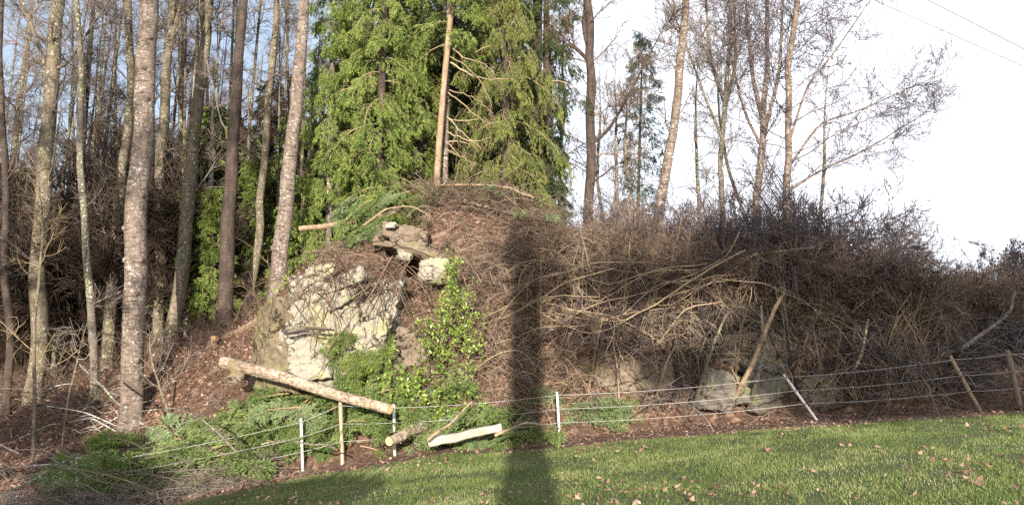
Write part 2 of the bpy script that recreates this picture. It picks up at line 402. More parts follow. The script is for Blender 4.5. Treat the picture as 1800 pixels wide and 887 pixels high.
# ------------------------------------------------------------------ ground: one sheet, split along the lawn edge
EDGE = [(-40, 600), (0, 500)]
edge_px = [(290, 889), (400, 868), (500, 845), (640, 822), (800, 795), (1000, 786), (1150, 771), (1400, 751), (1600, 737), (1800, 726)]
ex, ey = [], []
for a, b_ in edge_px:
    p = G(a, b_, 4, 30); ex.append(p[0]); ey.append(p[1])
ex = [-300, ex[0] - 6] + ex + [ex[-1] + 10, 300]; ey = [ey[0] - 3, ey[0] - .8] + ey + [ey[-1] - .2, ey[-1]]
def edge_y(x): return np.interp(x, ex, ey)

xs = np.concatenate([-np.geomspace(15, 900, 40)[::-1], np.arange(-14.9, 15.95, .11), np.geomspace(16, 900, 40)])
ys = np.concatenate([-np.geomspace(1, 400, 30)[::-1], np.arange(0, 7, .5), np.arange(7, 24.5, .09), np.geomspace(24.6, 900, 60)])
X, Y = np.meshgrid(xs, ys); Z = H(X, Y)
V = np.stack([X, Y, Z], -1).reshape(-1, 3); nx = len(xs)
jj, ii = np.meshgrid(np.arange(len(ys) - 1), np.arange(nx - 1), indexing='ij')
F = np.stack([jj * nx + ii, jj * nx + ii + 1, (jj + 1) * nx + ii + 1, (jj + 1) * nx + ii], -1).reshape(-1, 4)
cx = V[F].mean(1); isl = cx[:, 1] < edge_y(cx[:, 0]) + .12 * vnoise(cx * 3, 4)
for nm, mk, mt in (("lawn", isl, M['lawn']), ("woodland_ground", ~isl, M['ground'])):
    f = F[mk]; u, inv = np.unique(f, return_inverse=True)
    me = mesh_np(nm, V[u], inv.reshape(-1, 4)); o = bpy.data.objects.new(nm, me); me.materials.append(mt); COL.objects.link(o); tag(o, kind='structure')

# ------------------------------------------------------------------ grass and dead leaves
def scatter(n, x0, x1, y0, y1, f=None, power=1.0):
    x = x0 + (x1 - x0) * rng.random(n); y = y0 + (y1 - y0) * rng.random(n) ** power
    k = np.abs(x) < y * .70 + 1.0
    if f is not None: k &= f(x, y)
    x, y = x[k], y[k]; return x, y, H(x, y)

x, y, z = scatter(520000, -9, 13, 6.5, 17.6, lambda x, y: (y < edge_y(x) + .15 * vnoise(np.stack([x * 3, y * 3, x * 0], -1), 4)), 1.25)
n = len(x); dns = fbm(np.stack([x * 1.6, y * 1.6, x * 0], -1), 3, 31)
k = rng.random(n) < np.clip(.66 + dns * 1.6, .22, 1); x, y, z, dns = x[k], y[k], z[k], dns[k]; n = len(x)
D = nrm(np.stack([rng.normal(size=n) * .45, rng.normal(size=n) * .45, np.ones(n)], -1)); a = rng.random(n) * pi
mb = MB(); mb.blades(np.stack([x, y, z - .005], -1), D, np.stack([np.cos(a), np.sin(a), a * 0], -1),   .020 + .028 * rng.random(n) * (1 + np.clip(dns, 0, 1)), .008 + .005 * rng.random(n))
# coarser tufts
x, y, z = scatter(260, -5, 12, 7.5, 15, lambda x, y: y < edge_y(x) - .2)
x = np.repeat(x, 26); y = np.repeat(y, 26); n = len(x); x = x + rng.normal(size=n) * .035; y = y + rng.normal(size=n) * .035; z = H(x, y)
D = nrm(np.stack([rng.normal(size=n) * .6, rng.normal(size=n) * .6, np.ones(n)], -1)); a = rng.random(n) * pi
mb.blades(np.stack([x, y, z], -1), D, np.stack([np.cos(a), np.sin(a), a * 0], -1), .07 + .06 * rng.random(n), .009)
tag(mb.build("grass", M['grass']), "short winter grass on the sloping lawn", "grass", kind='stuff')

def leaf_scatter(mb, x, y, z, s0, s1, lift=.006, up=.35):
    n = len(x); a = rng.random(n) * 2 * pi
    D = nrm(np.stack([np.cos(a), np.sin(a), rng.normal(size=n) * up], -1)); W = nrm(np.cross(D, np.stack([rng.normal(size=n) * up, rng.normal(size=n) * up, np.ones(n)], -1)))
    L = s0 + (s1 - s0) * rng.random(n)
    mb.leaves(np.stack([x, y, z + lift + .02 * rng.random(n)], -1), D, W, L, L * .65, fold=.25)

mb = MB()
x, y, z = scatter(3600, -5, 12, 6.8, 17, lambda x, y: (y < edge_y(x)) & (fbm(np.stack([x * .9, y * .9, x * 0], -1), 3, 88) > .30 - .45 * rng.random(len(x)))); leaf_scatter(mb, x, y, z, .035, .10, .045, up=.6)
x, y, z = scatter(5000, -5, 12, 12, 18, lambda x, y: (y < edge_y(x)) & (y > edge_y(x) - .9 * rng.random(len(x)) ** 2)); leaf_scatter(mb, x, y, z, .03, .08, .03, up=.5)
tag(mb.build("fallen_leaves", M['dead'], smooth=False), "curled brown leaves scattered over the grass", "leaves", kind='stuff')
mb = MB()
x, y, z = scatter(9000, -9, 13, 12, 18, lambda x, y: (y > edge_y(x) - .15) & (y < 17.8)); leaf_scatter(mb, x, y, z, .03, .08)
x, y, z = scatter(46000, -16, -4.2, 15, 24.5, lambda x, y: y > edge_y(x)); leaf_scatter(mb, x, y, z, .06, .13, up=.5)
x, y, z = scatter(24000, -4.5, 13, 17, 22, None); leaf_scatter(mb, x, y, z, .04, .09)
tag(mb.build("leaf_litter", M['dead'], smooth=False), "reddish brown beech litter covering the bank under the trees", "leaf litter", kind='stuff')

# ------------------------------------------------------------------ bare trees
def path_pts(pts, K):
    pts = np.asarray(pts, float); d = np.concatenate([[0], np.cumsum(np.linalg.norm(np.diff(pts, axis=0), axis=1))])
    t = np.linspace(0, d[-1], K); P = np.stack([np.interp(t, d, pts[:, i]) for i in range(3)], -1)
    for _ in range(3): P[1:-1] = .25 * P[:-2] + .5 * P[1:-1] + .25 * P[2:]
    return P

def add_trunk(mb, P, R, sides=14, lump=.06, knots=0, flare=True):
    K = len(P); R = R.copy()
    if flare: R[:max(3, K // 14)] *= np.linspace(1.35, 1.0, max(3, K // 14))
    n0 = mb.n; mb.tubes(P[None], R[None], sides)
    V = mb.V[-1].reshape(K, sides, 3); C = P[:, None]
    d = V - C; V = C + d * (1 + lump * fbm(V * np.array([4, 4, 1.5]), 3, 7)[..., None] * 1.6)
    if flare:
        th = np.arange(sides) * 2 * pi / sides
        w = np.exp(-np.linspace(0, 1, K) * K / 2.5)[:, None] * .22 * np.cos(th * 4 + 1)[None]
        V = C + (V - C) * (1 + w[..., None])
    mb.V[-1] = V.reshape(-1, 3)
    if knots:
        for _ in range(knots):
            k = rng.integers(3, int(K * .8)); a = rng.random() * 2 * pi; dd = np.array([cos(a), -abs(sin(a)), .15]); r = R[k]
            p = P[k] + dd * r * .9; Q = np.stack([p, p + dd * r * .22, p + dd * r * .34]); mb.tubes(Q[None], np.array([[r * .32, r * .3, r * .05]]), 7)

def bare_tree(label, pix, Yd, w0, w1, top=17.0, barkm='beech', twm='twig_g', n1=24, L1=2.3, t0=.2, up=.04, ang=1.0, group=None, base=None, n2=9, n3=7, n4=0, forks=(), seed=0, knots=4, name="bare_tree", L3=.45):
    """pix: trunk in photograph pixels, bottom to top; w0, w1 widths in pixels; continues upward out of the picture"""
    pts = [at(a, b_, Yd) for a, b_ in pix]
    b0 = np.array([pts[0][0], Yd, float(H(pts[0][0], Yd))]) if base is None else base
    if pts[0][2] > b0[2] + .1:
        d = (pts[1] - pts[0]) / max(pts[1][2] - pts[0][2], .1); q = pts[0] - d * (pts[0][2] - b0[2]); q[1] = Yd; q[2] = float(H(q[0], Yd)); pts = [q] + pts
    pts[0] = pts[0] - np.array([0, 0, .45])
    zt = pts[-1][2]; z_b = pts[0][2]
    if top > zt:
        d = (pts[-1] - pts[-2]); d = d / max(d[2], .2); d[0] = np.clip(d[0], -.12, .12); pts = pts + [pts[-1] + d * (top - zt)]
    K = 46; P = path_pts(pts, K)
    P[1:, 0] += .13 * fbm(np.stack([P[1:, 2] * .55, P[1:, 0] * 0 + w0 + pix[0][0], P[1:, 0] * 0], -1), 3, 2); P[1:, 1] += .1 * fbm(np.stack([P[1:, 2] * .5, P[1:, 0] * 0 + pix[0][0], P[1:, 0] * 0 + 5], -1), 2, 2); 
    r0, r1 = w0 * Yd / F_PX / 2, w1 * Yd / F_PX / 2
    tz = (P[:, 2] - z_b) / (zt - z_b); R = r0 + (r1 - r0) * np.clip(tz, 0, 1); R = np.where(tz > 1, r1 * np.clip(1 - (P[:, 2] - zt) / max(top - zt + .01, .1), .08, 1), R)
    if top <= zt + .5: R = R * np.clip((1.02 - np.linspace(0, 1, K)) / .35, .12, 1)
    root = empty(name, tuple(P[0] + np.array([0, 0, .45])), label, "tree", group)
    mb = MB(); add_trunk(mb, P, R, 14, knots=knots)
    FP, FR = [], []
    for (fpix, fw0, fw1) in forks:          # heavy limbs drawn from the photograph
        q = [at(a, b_, Yd) for a, b_ in fpix]
        k = np.abs(P[:, 2] - q[0][2]).argmin(); q[0] = P[k]
        d = (q[-1] - q[-2]); d = d / max(np.linalg.norm(d), .1)
        q.append(q[-1] + d * 2.5 + np.array([0, rng.normal() * .4, .4]))
        Q = path_pts(q, 24); Q[:, 1] += np.linspace(0, rng.normal() * .8, 24)
        rr = np.linspace(fw0, fw1 * .4, 24) * Yd / F_PX / 2
        mb.tubes(Q[None], rr[None], 8); FP.append(Q); FR.append(rr)
    mb.build("trunk", M[barkm], root)
    mb = MB()
    P1, R1 = spawn(P[None], R[None], n1, t0, .97, ang, L1, 9, .12, (0, 0, up), rr=.17, rmin=.012, flat=.5)
    ps, rs = [P1], [R1]
    for Q, rr in zip(FP, FR):
        a, b_ = spawn(Q[None], rr[None], 16, .1, 1, .8, L1 * .5, 9, .12, (0, 0, up), rr=.35, rmin=.008); ps.append(a); rs.append(b_)
    P1, R1 = np.concatenate(ps), np.concatenate(rs); mb.tubes(P1, R1, 5)
    P2, R2 = spawn(P1, R1, n2, .15, 1, .8, L1 * .42, 6, .15, (0, 0, up), rr=.6, rmin=.0075); mb.tubes(P2, R2, 3)
    P3, R3 = spawn(P2, R2, n3, .1, 1, .75, L3, 4, .14, (0, 0, up), rr=.7, rmin=.006); mb.tubes(P3, R3, 3)
    if n4: P4, R4 = spawn(P3, R3, n4, .1, 1, .7, L3 * .6, 3, .12, (0, 0, up), rr=.8, rmin=.0038); mb.tubes(P4, R4, 3)
    mb.build("branches", M[twm], root)
    return root

# left of the picture
bare_tree("dark slender bare trunk cut by the left edge of the photo", [(14, 600), (6, 250), (0, 0)], 21, 15, 9, barkm='darkb')
bare_tree("thick grey bare tree forking near the top, second from the left edge", [(60, 655), (78, 330), (98, 60), (102, 0)], 21.5, 30, 22, barkm='yellow', twm='twig_g', n1=20,
          forks=[([(90, 160), (78, 110), (55, 50), (34, 0)], 10, 6), ([(95, 130), (125, 120), (150, 95)], 6, 3)])
bare_tree("slim dark bare tree between the forked tree and the thick scaly trunk", [(164, 620), (150, 420), (144, 200), (138, 0)], 20.5, 15, 9, barkm='beech', n1=16)
bare_tree("bending pale trunk rising from behind the thick scaly trunk", [(198, 560), (212, 330), (232, 150), (226, 0)], 22.5, 22, 13, barkm='yellow', n1=10)
bare_tree("thickest scaly spruce trunk with knots at the foot of the leafy bank", [(230, 700), (240, 400), (252, 180), (262, 0)], 19.0, 40, 33, barkm='spruceb', n1=4, t0=.6, knots=14, name="spruce_tree")
bare_tree("pale forked trunk just right of the thickest scaly trunk", [(278, 600), (284, 330), (290, 130), (300, 60), (304, 0)], 22.8, 20, 15, barkm='yellow', n1=9,
          forks=[([(292, 120), (304, 60), (316, 10)], 10, 8)])
bare_tree("mossy grey bare trunk with a high fork beside the dark trunk", [(304, 590), (330, 400), (352, 150), (366, 50), (364, 0)], 22.0, 27, 17, barkm='yellow', n1=14,
          forks=[([(362, 70), (374, 30), (383, 0)], 14, 10)])
bare_tree("dark straight trunk standing left of the stump and mound", [(392, 575), (404, 350), (416, 130), (429, 0)], 21.0, 30, 15, barkm='darkb', n1=14)
bare_tree("crooked thin trunk bending right behind the dark straight trunk", [(430, 560), (455, 450), (470, 250), (488, 0)], 22.5, 16, 11, barkm='yellow', n1=16)
bare_tree("reddish scaly trunk leaning right on the left shoulder of the mound", [(486, 520), (505, 320), (525, 120), (538, 0)], 19.8, 31, 19, barkm='spruceb', n1=5, t0=.5, knots=10, name="spruce_tree")
bare_tree("thin pale trunk inside the green spruce foliage left of centre", [(590, 400), (600, 220), (606, 90), (608, 0)], 23.0, 15, 12, barkm='yellow', n1=6)
bare_tree("white barked trunk showing above the green spruce foliage", [(726, 380), (736, 180), (742, 0)], 24.0, 22, 17, barkm='white', n1=10, t0=.5, name="birch_tree")
for i, (a, b_, c, w) in enumerate([(355, 570, 366, 12), (268, 600, 292, 9), (332, 575, 336, 8), (422, 555, 432, 9), (128, 630, 120, 7), (640, 400, 652, 9), (500, 480, 520, 7), (560, 420, 566, 9)]):
    bare_tree("thin pale sapling among the bigger trunks on the wooded bank", [(a, b_), (c, b_ - 200), (c + 8, 120)], 23.2 + .3 * i, w, w * .6, top=10.5, barkm='white' if i % 2 == 0 else 'beech', n1=12, L1=1.2, n2=5, n3=4, group="thin pale saplings of the wooded bank", name="sapling", knots=0)
for i, (a, b_, c, d, e) in enumerate([(62, 690, 84, 300, 7), (122, 720, 172, 520, 4), (290, 720, 262, 560, 5), (700, 560, 760, 300, 4)][:3]):
    bare_tree(["thin crooked sapling in front of the thick forked tree", "short leafless sapling on the leafy slope", "leaning bare sapling beside the foot of the thickest scaly trunk"][i],
              [(a, b_), ((a + c) / 2 - 6, (b_ + d) / 2), (c, d)], 18.6, e, e * .5, top=0, barkm='yellow', twm='twig_y' if i == 0 else 'twig_g', n1=12, L1=1.3, t0=.3, n2=4, n3=3, name="sapling", knots=0)

# right of the spruces
bare_tree("dark bare trunk standing behind the right side of the spruces", [(938, 330), (944, 150), (946, 0)], 25, 22, 18, barkm='darkb', n1=12)
bare_tree("tall dark bare tree with a broken looking limb right of the spruces", [(1036, 380), (1036, 150), (1034, 0)], 23, 19, 15, barkm='darkb', twm='twig_b', n1=16, L1=2.6,
          forks=[([(1034, 115), (1000, 65), (975, 90), (955, 130)], 8, 5), ([(1040, 250), (1066, 235), (1088, 200)], 7, 3), ([(1030, 90), (1024, 40), (1034, -10)], 9, 6)])
bare_tree("straight lit bare trunk leaning right, right of the slim blue spruce", [(1150, 440), (1180, 230), (1194, 80), (1203, 0)], 22, 21, 13, barkm='spruceb', n1=16, t0=.35)
bare_tree("pale bare tree forking low into many upright limbs", [(1264, 420), (1274, 230), (1276, 165), (1280, 60), (1284, -30)], 22.5, 13, 6, barkm='beech', twm='twig_g', n1=24, L1=2.3, t0=.25, up=.06, ang=.75, n2=9, n3=7,
          forks=[([(1272, 190), (1250, 110), (1244, 30)], 8, 5), ([(1276, 185), (1298, 110), (1300, 20)], 8, 5), ([(1272, 250), (1232, 160), (1210, 100)], 6, 3)])
bare_tree("orange lit bare tree with several rising limbs", [(1332, 400), (1338, 260), (1346, 180), (1352, 60), (1350, -30)], 22, 19, 6, barkm='spruceb', twm='purple', n1=24, L1=2.3, t0=.25, up=.06, ang=.75, n2=9, n3=7,
          forks=[([(1342, 220), (1324, 130), (1318, 20)], 9, 5), ([(1342, 230), (1372, 130), (1378, 10)], 8, 4), ([(1336, 260), (1310, 200), (1292, 120)], 6, 3)])
bare_tree("rightmost bare tree with wide spreading fine twigs", [(1386, 420), (1382, 260), (1386, 100), (1402, 0)], 21.5, 15, 10, barkm='spruceb', twm='purple', n1=85, L1=3.0, t0=.1, up=.03, ang=1.1, n2=9, n3=6, L3=.5,
          forks=[([(1386, 250), (1420, 150), (1470, 90)], 5, 3), ([(1384, 300), (1440, 215), (1500, 200)], 5, 2), ([(1384, 330), (1440, 300), (1510, 270)], 5, 2)])
for i, (a, b_, c) in enumerate([(1090, 420, 1080), (1120, 430, 1100), (1230, 400, 1222), (985, 300, 992), (1310, 390, 1262), (1060, 430, 1052), (1440, 420, 1450)]):
    bare_tree("slender bare young tree rising behind the thicket", [(a, b_), (c, b_ - 170), (c + 4, b_ - 330)], 24 + .3 * i, 8, 4, top=9.5 - (i == 6) * 3, barkm='beech', twm='twig_g', n1=18, L1=1.5, n2=6, n3=5, t0=.2, up=.05, group="slender young trees behind the thicket", name="young_tree", knots=0)

# ------------------------------------------------------------------ spruces
def needles(mb, P, per, L, Wd, t0=.1, ang=.5):
    N = len(P); i = np.repeat(np.arange(N), per); t = t0 + (1 - t0) * rng.random(len(i))
    p, d, _ = samp(P, np.ones(P.shape[:2]), i, t)
    q = rng.normal(size=p.shape); q[:, 2] *= .45; q = nrm(q - (q * d).sum(-1, keepdims=True) * d)
    D = nrm(d * cos(ang) + q * sin(ang)); W = nrm(np.cross(D, d + 1e-3) + .4 * rng.normal(size=D.shape)); W = nrm(W - (W * D).sum(-1, keepdims=True) * D)
    mb.leaves(p, D, W, L * (.7 + .6 * rng.random(len(i))), Wd)

def bough_mesh(tw, lf, P1, R1, s2=16, L2=.6, n3=5, L3=.22, droop=-.22, needle=(.085, .014), per2=16, per3=12, flat=.85):
    tw.tubes(P1, R1, 4)
    P2, R2 = spawn(P1, R1, s2, .12, 1, .95, L2, 5, .06, (0, 0, droop), rr=.4, rmin=.004, flat=flat); tw.tubes(P2, R2, 3)
    P3, R3 = spawn(P2, R2, n3, .1, 1, .75, L3, 3, .06, (0, 0, droop * 1.1), rr=.6, rmin=.003, flat=.5)
    needles(lf, P2, per2, needle[0], needle[1]); needles(lf, P3, per3, needle[0], needle[1])
    tip = P1[:, P1.shape[1] // 2:]; needles(lf, tip, 24, needle[0], needle[1])

def spruce(label, pix, Yd, w0, w1, zr, rad, nb, mat='spruce', droop=-.2, L2=.6, top=15.0, barkm='darkb', side=None, name="spruce_tree", s2=18, dead=0, gap=None, group=None, n3=5, deadp=()):
    pts = [at(a, b_, Yd) for a, b_ in pix]; q = pts[0].copy(); q[2] = float(H(q[0], Yd)) - .4
    pts = [q] + [p for p in pts if p[2] > q[2] + .3]; d = pts[-1] - pts[-2]; d = d / max(d[2], .2)
    if top > pts[-1][2]: pts.append(pts[-1] + d * (top - pts[-1][2]))
    P = path_pts(pts, 40); R = np.linspace(w0, w1, 40) * Yd / F_PX / 2; R = np.where(P[:, 2] > 10.5, R * np.clip(1 - (P[:, 2] - 10.5) / max(top - 10.4, .1), .1, 1), R)
    root = empty(name, tuple(P[0]), label, "spruce", group)
    mb = MB(); add_trunk(mb, P, R, 12, knots=6); mb.build("trunk", M[barkm], root)
    tw, lf = MB(), MB()
    z = zr[0] + (zr[1] - zr[0]) * (np.arange(nb) + rng.random(nb)) / nb; k = np.abs(P[:, 2][None] - z[:, None]).argmin(1); p = P[k].copy(); p[:, 2] = z
    az = np.arange(nb) * 2.399 + rng.random(nb) * .8
    if side is not None: az = side[0] + (rng.random(nb) - .5) * side[1]
    Rr = np.interp(z, [r[0] for r in rad], [r[1] for r in rad]) * (.5 + .85 * rng.random(nb) ** 1.3)
    D = np.stack([np.cos(az), np.sin(az), .05 + .15 * rng.random(nb)], -1)
    P1 = grow(p, D, Rr, 8, .06, (0, 0, -.10 - .25 * min(.4, -droop))); R1 = np.linspace(.022, .005, 9)[None].repeat(nb, 0) * (Rr / 2)[:, None].clip(.4, 1.3)
    bough_mesh(tw, lf, P1, R1, s2=s2, L2=L2, droop=droop, n3=n3)
    tw.build("branches", M['twig_y'], root); c = lf.build("crown", M[mat], root, smooth=False)
    if dead:
        mb = MB(); zz = dead[0] + (dead[1] - dead[0]) * rng.random(dead[2]); k = np.abs(P[:, 2][None] - zz[:, None]).argmin(1)
        az = dead[3] + (rng.random(dead[2]) - .5) * dead[4]
        P1 = grow(P[k], np.stack([np.cos(az), np.sin(az), .5 + .5 * rng.normal(size=len(az))], -1), dead[5] * (.5 + .7 * rng.random(len(az))), 9, .10, (0, 0, -.11)); R1 = np.linspace(.02, .006, 10)[None].repeat(len(P1), 0); mb.tubes(P1, R1, 5)
        P2, R2 = spawn(P1, R1, 4, .3, 1, .6, .9, 6, .1, (0, 0, -.1), rr=.5, rmin=.004); mb.tubes(P2, R2, 3)
        mb.build("dead_branches", M['straw'], root)
    if deadp:
        qs = []
        for q in deadp:
            w = [at(a, b_, Yd - .05 - .25 * j) for j, (a, b_) in enumerate(q)]; Q = path_pts(w, 12); Q[1:] += rng.normal(size=(11, 3)) * .015; qs.append(Q)
        P1 = np.array(qs); R1 = np.linspace(.022, .007, 12)[None].repeat(len(P1), 0); mb = MB(); mb.tubes(P1, R1, 5)
        P2, R2 = spawn(P1, R1, 6, .25, 1, .6, .7, 7, .12, (0, 0, -.12), rr=.5, rmin=.005); mb.tubes(P2, R2, 3); P3, R3 = spawn(P2, R2, 4, .2, 1, .6, .3, 4, .12, (0, 0, -.12), rr=.6, rmin=.004); mb.tubes(P3, R3, 3)
        mb.build("dead_branches", M['straw'], root)
    return root

spruce("lush green spruce just left of the picture's middle, boughs down to the mound", [(665, 380), (672, 100), (676, 0)], 21.2, 16, 12, (3.6, 15.5), [(3, .9), (4.2, 1.5), (6, 2.0), (9, 1.9), (15.5, .5)], 88, 'spruce', droop=-.34, L2=.8, s2=20, n3=6)
spruce("narrower green spruce beside the reddish leaning trunk", [(578, 400), (584, 100), (588, 0)], 21.4, 12, 9, (3.6, 13.5), [(3, .5), (5, 1.1), (9, 1.1), (13.5, .3)], 64, 'spruce', droop=-.32, L2=.62, top=13.5, barkm='beech')
spruce("small yellow green spruce in front of the dark spruce trunks", [(738, 330), (740, 150)], 22.6, 10, 7, (4.5, 12), [(4, .9), (7, 1.3), (12, .4)], 60, 'spruce_y', droop=-.2, L2=.55, top=12)
spruce("tan leaning spruce trunk with long bare dead branches on its right", [(768, 300), (780, 150), (795, 0)], 20.8, 12, 9, (9.6, 15), [(9, 1.6), (15, .5)], 26, 'spruce', top=15, barkm='tan', deadp=[[(795, 85), (818, 105), (846, 108), (870, 128)], [(792, 110), (830, 135), (870, 140), (895, 138)], [(790, 158), (822, 165), (850, 182), (866, 200)], [(788, 163), (812, 180), (838, 205), (864, 220)], [(787, 208), (812, 214), (846, 206)], [(792, 100), (822, 115), (850, 150), (866, 190)], [(786, 232), (815, 245), (842, 250), (858, 242)], [(784, 262), (810, 275), (836, 290)], [(786, 205), (820, 240), (846, 262)]])
spruce("second thinner tan trunk close behind the leaning one", [(782, 300), (786, 100), (790, 0)], 21.4, 12, 9, (10, 15), [(9, 1.3), (15, .5)], 22, 'spruce_d', top=15, barkm='spruceb', dead=(5.5, 9.5, 5, .2, 3.0, 1.0))
spruce("weeping spruce with hanging yellow green curtains right of the tan trunks", [(890, 330), (888, 100), (886, 0)], 21.6, 16, 12, (3.6, 16), [(3, .9), (5.5, 1.9), (8, 1.8), (12, 1.5), (16, .4)], 74, 'spruce_y', droop=-.5, L2=1.15, top=16, s2=20, n3=6)
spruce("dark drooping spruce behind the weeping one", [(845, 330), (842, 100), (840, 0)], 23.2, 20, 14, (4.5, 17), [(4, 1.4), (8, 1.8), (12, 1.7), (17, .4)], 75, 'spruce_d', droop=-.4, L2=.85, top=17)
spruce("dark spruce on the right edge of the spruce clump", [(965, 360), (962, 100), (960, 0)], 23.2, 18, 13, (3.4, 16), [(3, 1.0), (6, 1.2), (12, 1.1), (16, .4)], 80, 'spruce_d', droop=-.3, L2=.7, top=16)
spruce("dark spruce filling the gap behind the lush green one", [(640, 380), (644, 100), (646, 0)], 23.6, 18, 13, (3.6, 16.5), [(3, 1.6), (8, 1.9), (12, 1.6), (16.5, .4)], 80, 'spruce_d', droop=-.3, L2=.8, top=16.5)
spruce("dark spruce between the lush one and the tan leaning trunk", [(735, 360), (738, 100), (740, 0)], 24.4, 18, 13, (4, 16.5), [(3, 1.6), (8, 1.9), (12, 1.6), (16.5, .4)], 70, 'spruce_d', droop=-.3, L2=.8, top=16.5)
spruce("slim blue green spruce standing alone against the sky", [(1120, 430), (1126, 200), (1130, 40)], 26.5, 8, 3, (5.6, 12.6), [(5, .8), (7.5, 1.2), (9, 1.15), (12.6, .12)], 78, 'spruce_b', droop=-.14, L2=.5, top=12.8, s2=9, n3=3)
spruce("low young spruce under the dark straight trunk", [(376, 560), (374, 420)], 22.4, 6, 3, (2.6, 6.2), [(2, 1.0), (6.2, .1)], 40, 'spruce', droop=-.12, L2=.4, top=6.3, s2=12)
spruce("small bright spruce between the bending and the reddish trunk", [(448, 540), (446, 380)], 24, 6, 3, (3, 7.5), [(2, 1.1), (7.5, .1)], 40, 'spruce', droop=-.12, L2=.4, top=7.6, s2=12)

# ------------------------------------------------------------------ far woodland: copies
def proto_bare(h, r, twm, n1, L1, barkm):
    root = empty("woodland_tree", (0, 0, 0), "bare woodland tree standing deep in the wood", "tree", "bare trees deep in the wood")
    P = path_pts([(0, 0, -.2), (rng.normal() * .2, 0, h * .4), (rng.normal() * .5, rng.normal() * .3, h)], 24); R = np.linspace(r, r * .2, 24)
    mb = MB(); mb.tubes(P[None], R[None], 9); mb.build("trunk", M[barkm], root)
    mb = MB(); P1, R1 = spawn(P[None], R[None], n1, .12, .97, 1.0, L1, 7, .1, (0, 0, .04), rr=.35, rmin=.008, flat=.5); mb.tubes(P1, R1, 4)
    P2, R2 = spawn(P1, R1, 8, .15, 1, .8, L1 * .42, 5, .13, (0, 0, .03), rr=.6, rmin=.006); mb.tubes(P2, R2, 3)
    P3, R3 = spawn(P2, R2, 5, .1, 1, .7, .45, 3, .12, (0, 0, .03), rr=.8, rmin=.005); mb.tubes(P3, R3, 3)
    mb.build("branches", M[twm], root); return root

def proto_spruce(h, rad, nb, mat):
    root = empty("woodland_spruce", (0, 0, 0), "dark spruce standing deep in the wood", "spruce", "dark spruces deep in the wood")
    P = path_pts([(0, 0, -.2), (0, 0, h * .5), (0, 0, h)], 20); R = np.linspace(.13, .02, 20); mb = MB(); mb.tubes(P[None], R[None], 8); mb.build("trunk", M['darkb'], root)
    z = h * .12 + h * .86 * (np.arange(nb) + rng.random(nb)) / nb; az = np.arange(nb) * 2.4; Rr = rad * (1.02 - z / h) ** .75 + .12
    p = np.stack([z * 0, z * 0, z], -1); P1 = grow(p, np.stack([np.cos(az), np.sin(az), .1 + 0 * az], -1), Rr, 7, .05, (0, 0, -.08)); R1 = np.linspace(.02, .005, 8)[None].repeat(nb, 0)
    tw, lf = MB(), MB(); tw.tubes(P1, R1, 3)
    P2, R2 = spawn(P1, R1, 13, .12, 1, .95, .5, 4, .06, (0, 0, -.2), rr=.4, rmin=.005, flat=.85); tw.tubes(P2, R2, 3); needles(lf, P2, 26, .14, .035)
    tw.build("branches", M['twig_b'], root); lf.build("crown", M[mat], root, smooth=False); return root

pb = [proto_bare(15, .14, 'twig_shade', 34, 2.2, 'deep'), proto_bare(13, .10, 'twig_shade', 32, 1.9, 'deep'), proto_bare(16, .18, 'twig_b', 30, 2.5, 'beech'), proto_bare(9, .05, 'twig_shade', 44, 1.5, 'deep')]
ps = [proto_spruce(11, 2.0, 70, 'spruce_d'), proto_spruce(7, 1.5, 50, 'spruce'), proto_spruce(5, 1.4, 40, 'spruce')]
def place_first(protos, used, k, x, y, rz, sc):
    z = float(H(x, y)); r = protos[k]
    if k in used: dup(r, (x, y, z), rz, sc)
    else: used[k] = (x, y, z, rz, sc)
pb.append(proto_bare(14, .075, 'twig_b', 16, 1.3, 'beech'))
ub, us = {}, {}
for i in range(46):
    y = 23.3 + 6 * rng.random(); px = -20 + 590 * rng.random(); x = (px - 900) / F_PX * y; place_first(pb, ub, 4, x, y, rng.random() * 6.3, .7 + .5 * rng.random())
for i in range(16):
    y = 23.4 + 3.5 * rng.random(); px = 315 + 220 * rng.random(); x = (px - 900) / F_PX * y; place_first(ps, us, 1 + i % 2, x, y, rng.random() * 6.3, .7 + .4 * rng.random())
for i in range(150):
    y = 25.5 + 36 * rng.random() ** 1.2; px = -40 + 640 * rng.random(); x = (px - 900) / F_PX * y
    tall = i % 5 == 0
    place_first(pb, ub, int(rng.integers(0, 3)) if tall else (3 if i % 3 else 1), x, y, rng.random() * 6.3, (.85 + .4 * rng.random()) if tall else (.45 + .3 * rng.random()) * (1 + (y - 25) / 60))
for i in range(130):
    y = 26 + 30 * rng.random(); px = -20 + 680 * rng.random() ** .7; x = (px - 900) / F_PX * y; k = int(rng.integers(0, 3)) if px > 330 else int(rng.integers(1, 3))
    place_first(ps, us, k, x, y, rng.random() * 6.3, .75 + .4 * rng.random())
for i in range(26):
    y = 25 + 9 * rng.random(); px = 590 + 380 * rng.random(); x = (px - 900) / F_PX * y
    place_first(ps, us, int(rng.integers(0, 2)), x, y, rng.random() * 6.3, .9 + .3 * rng.random())
for pr, us_ in ((pb, ub), (ps, us)):
    for k, r in enumerate(pr):
        x, y, z, rz, sc = us_[k]; r.location = (x, y, z); r.rotation_euler = (0, 0, rz); r.scale = (sc,) * 3

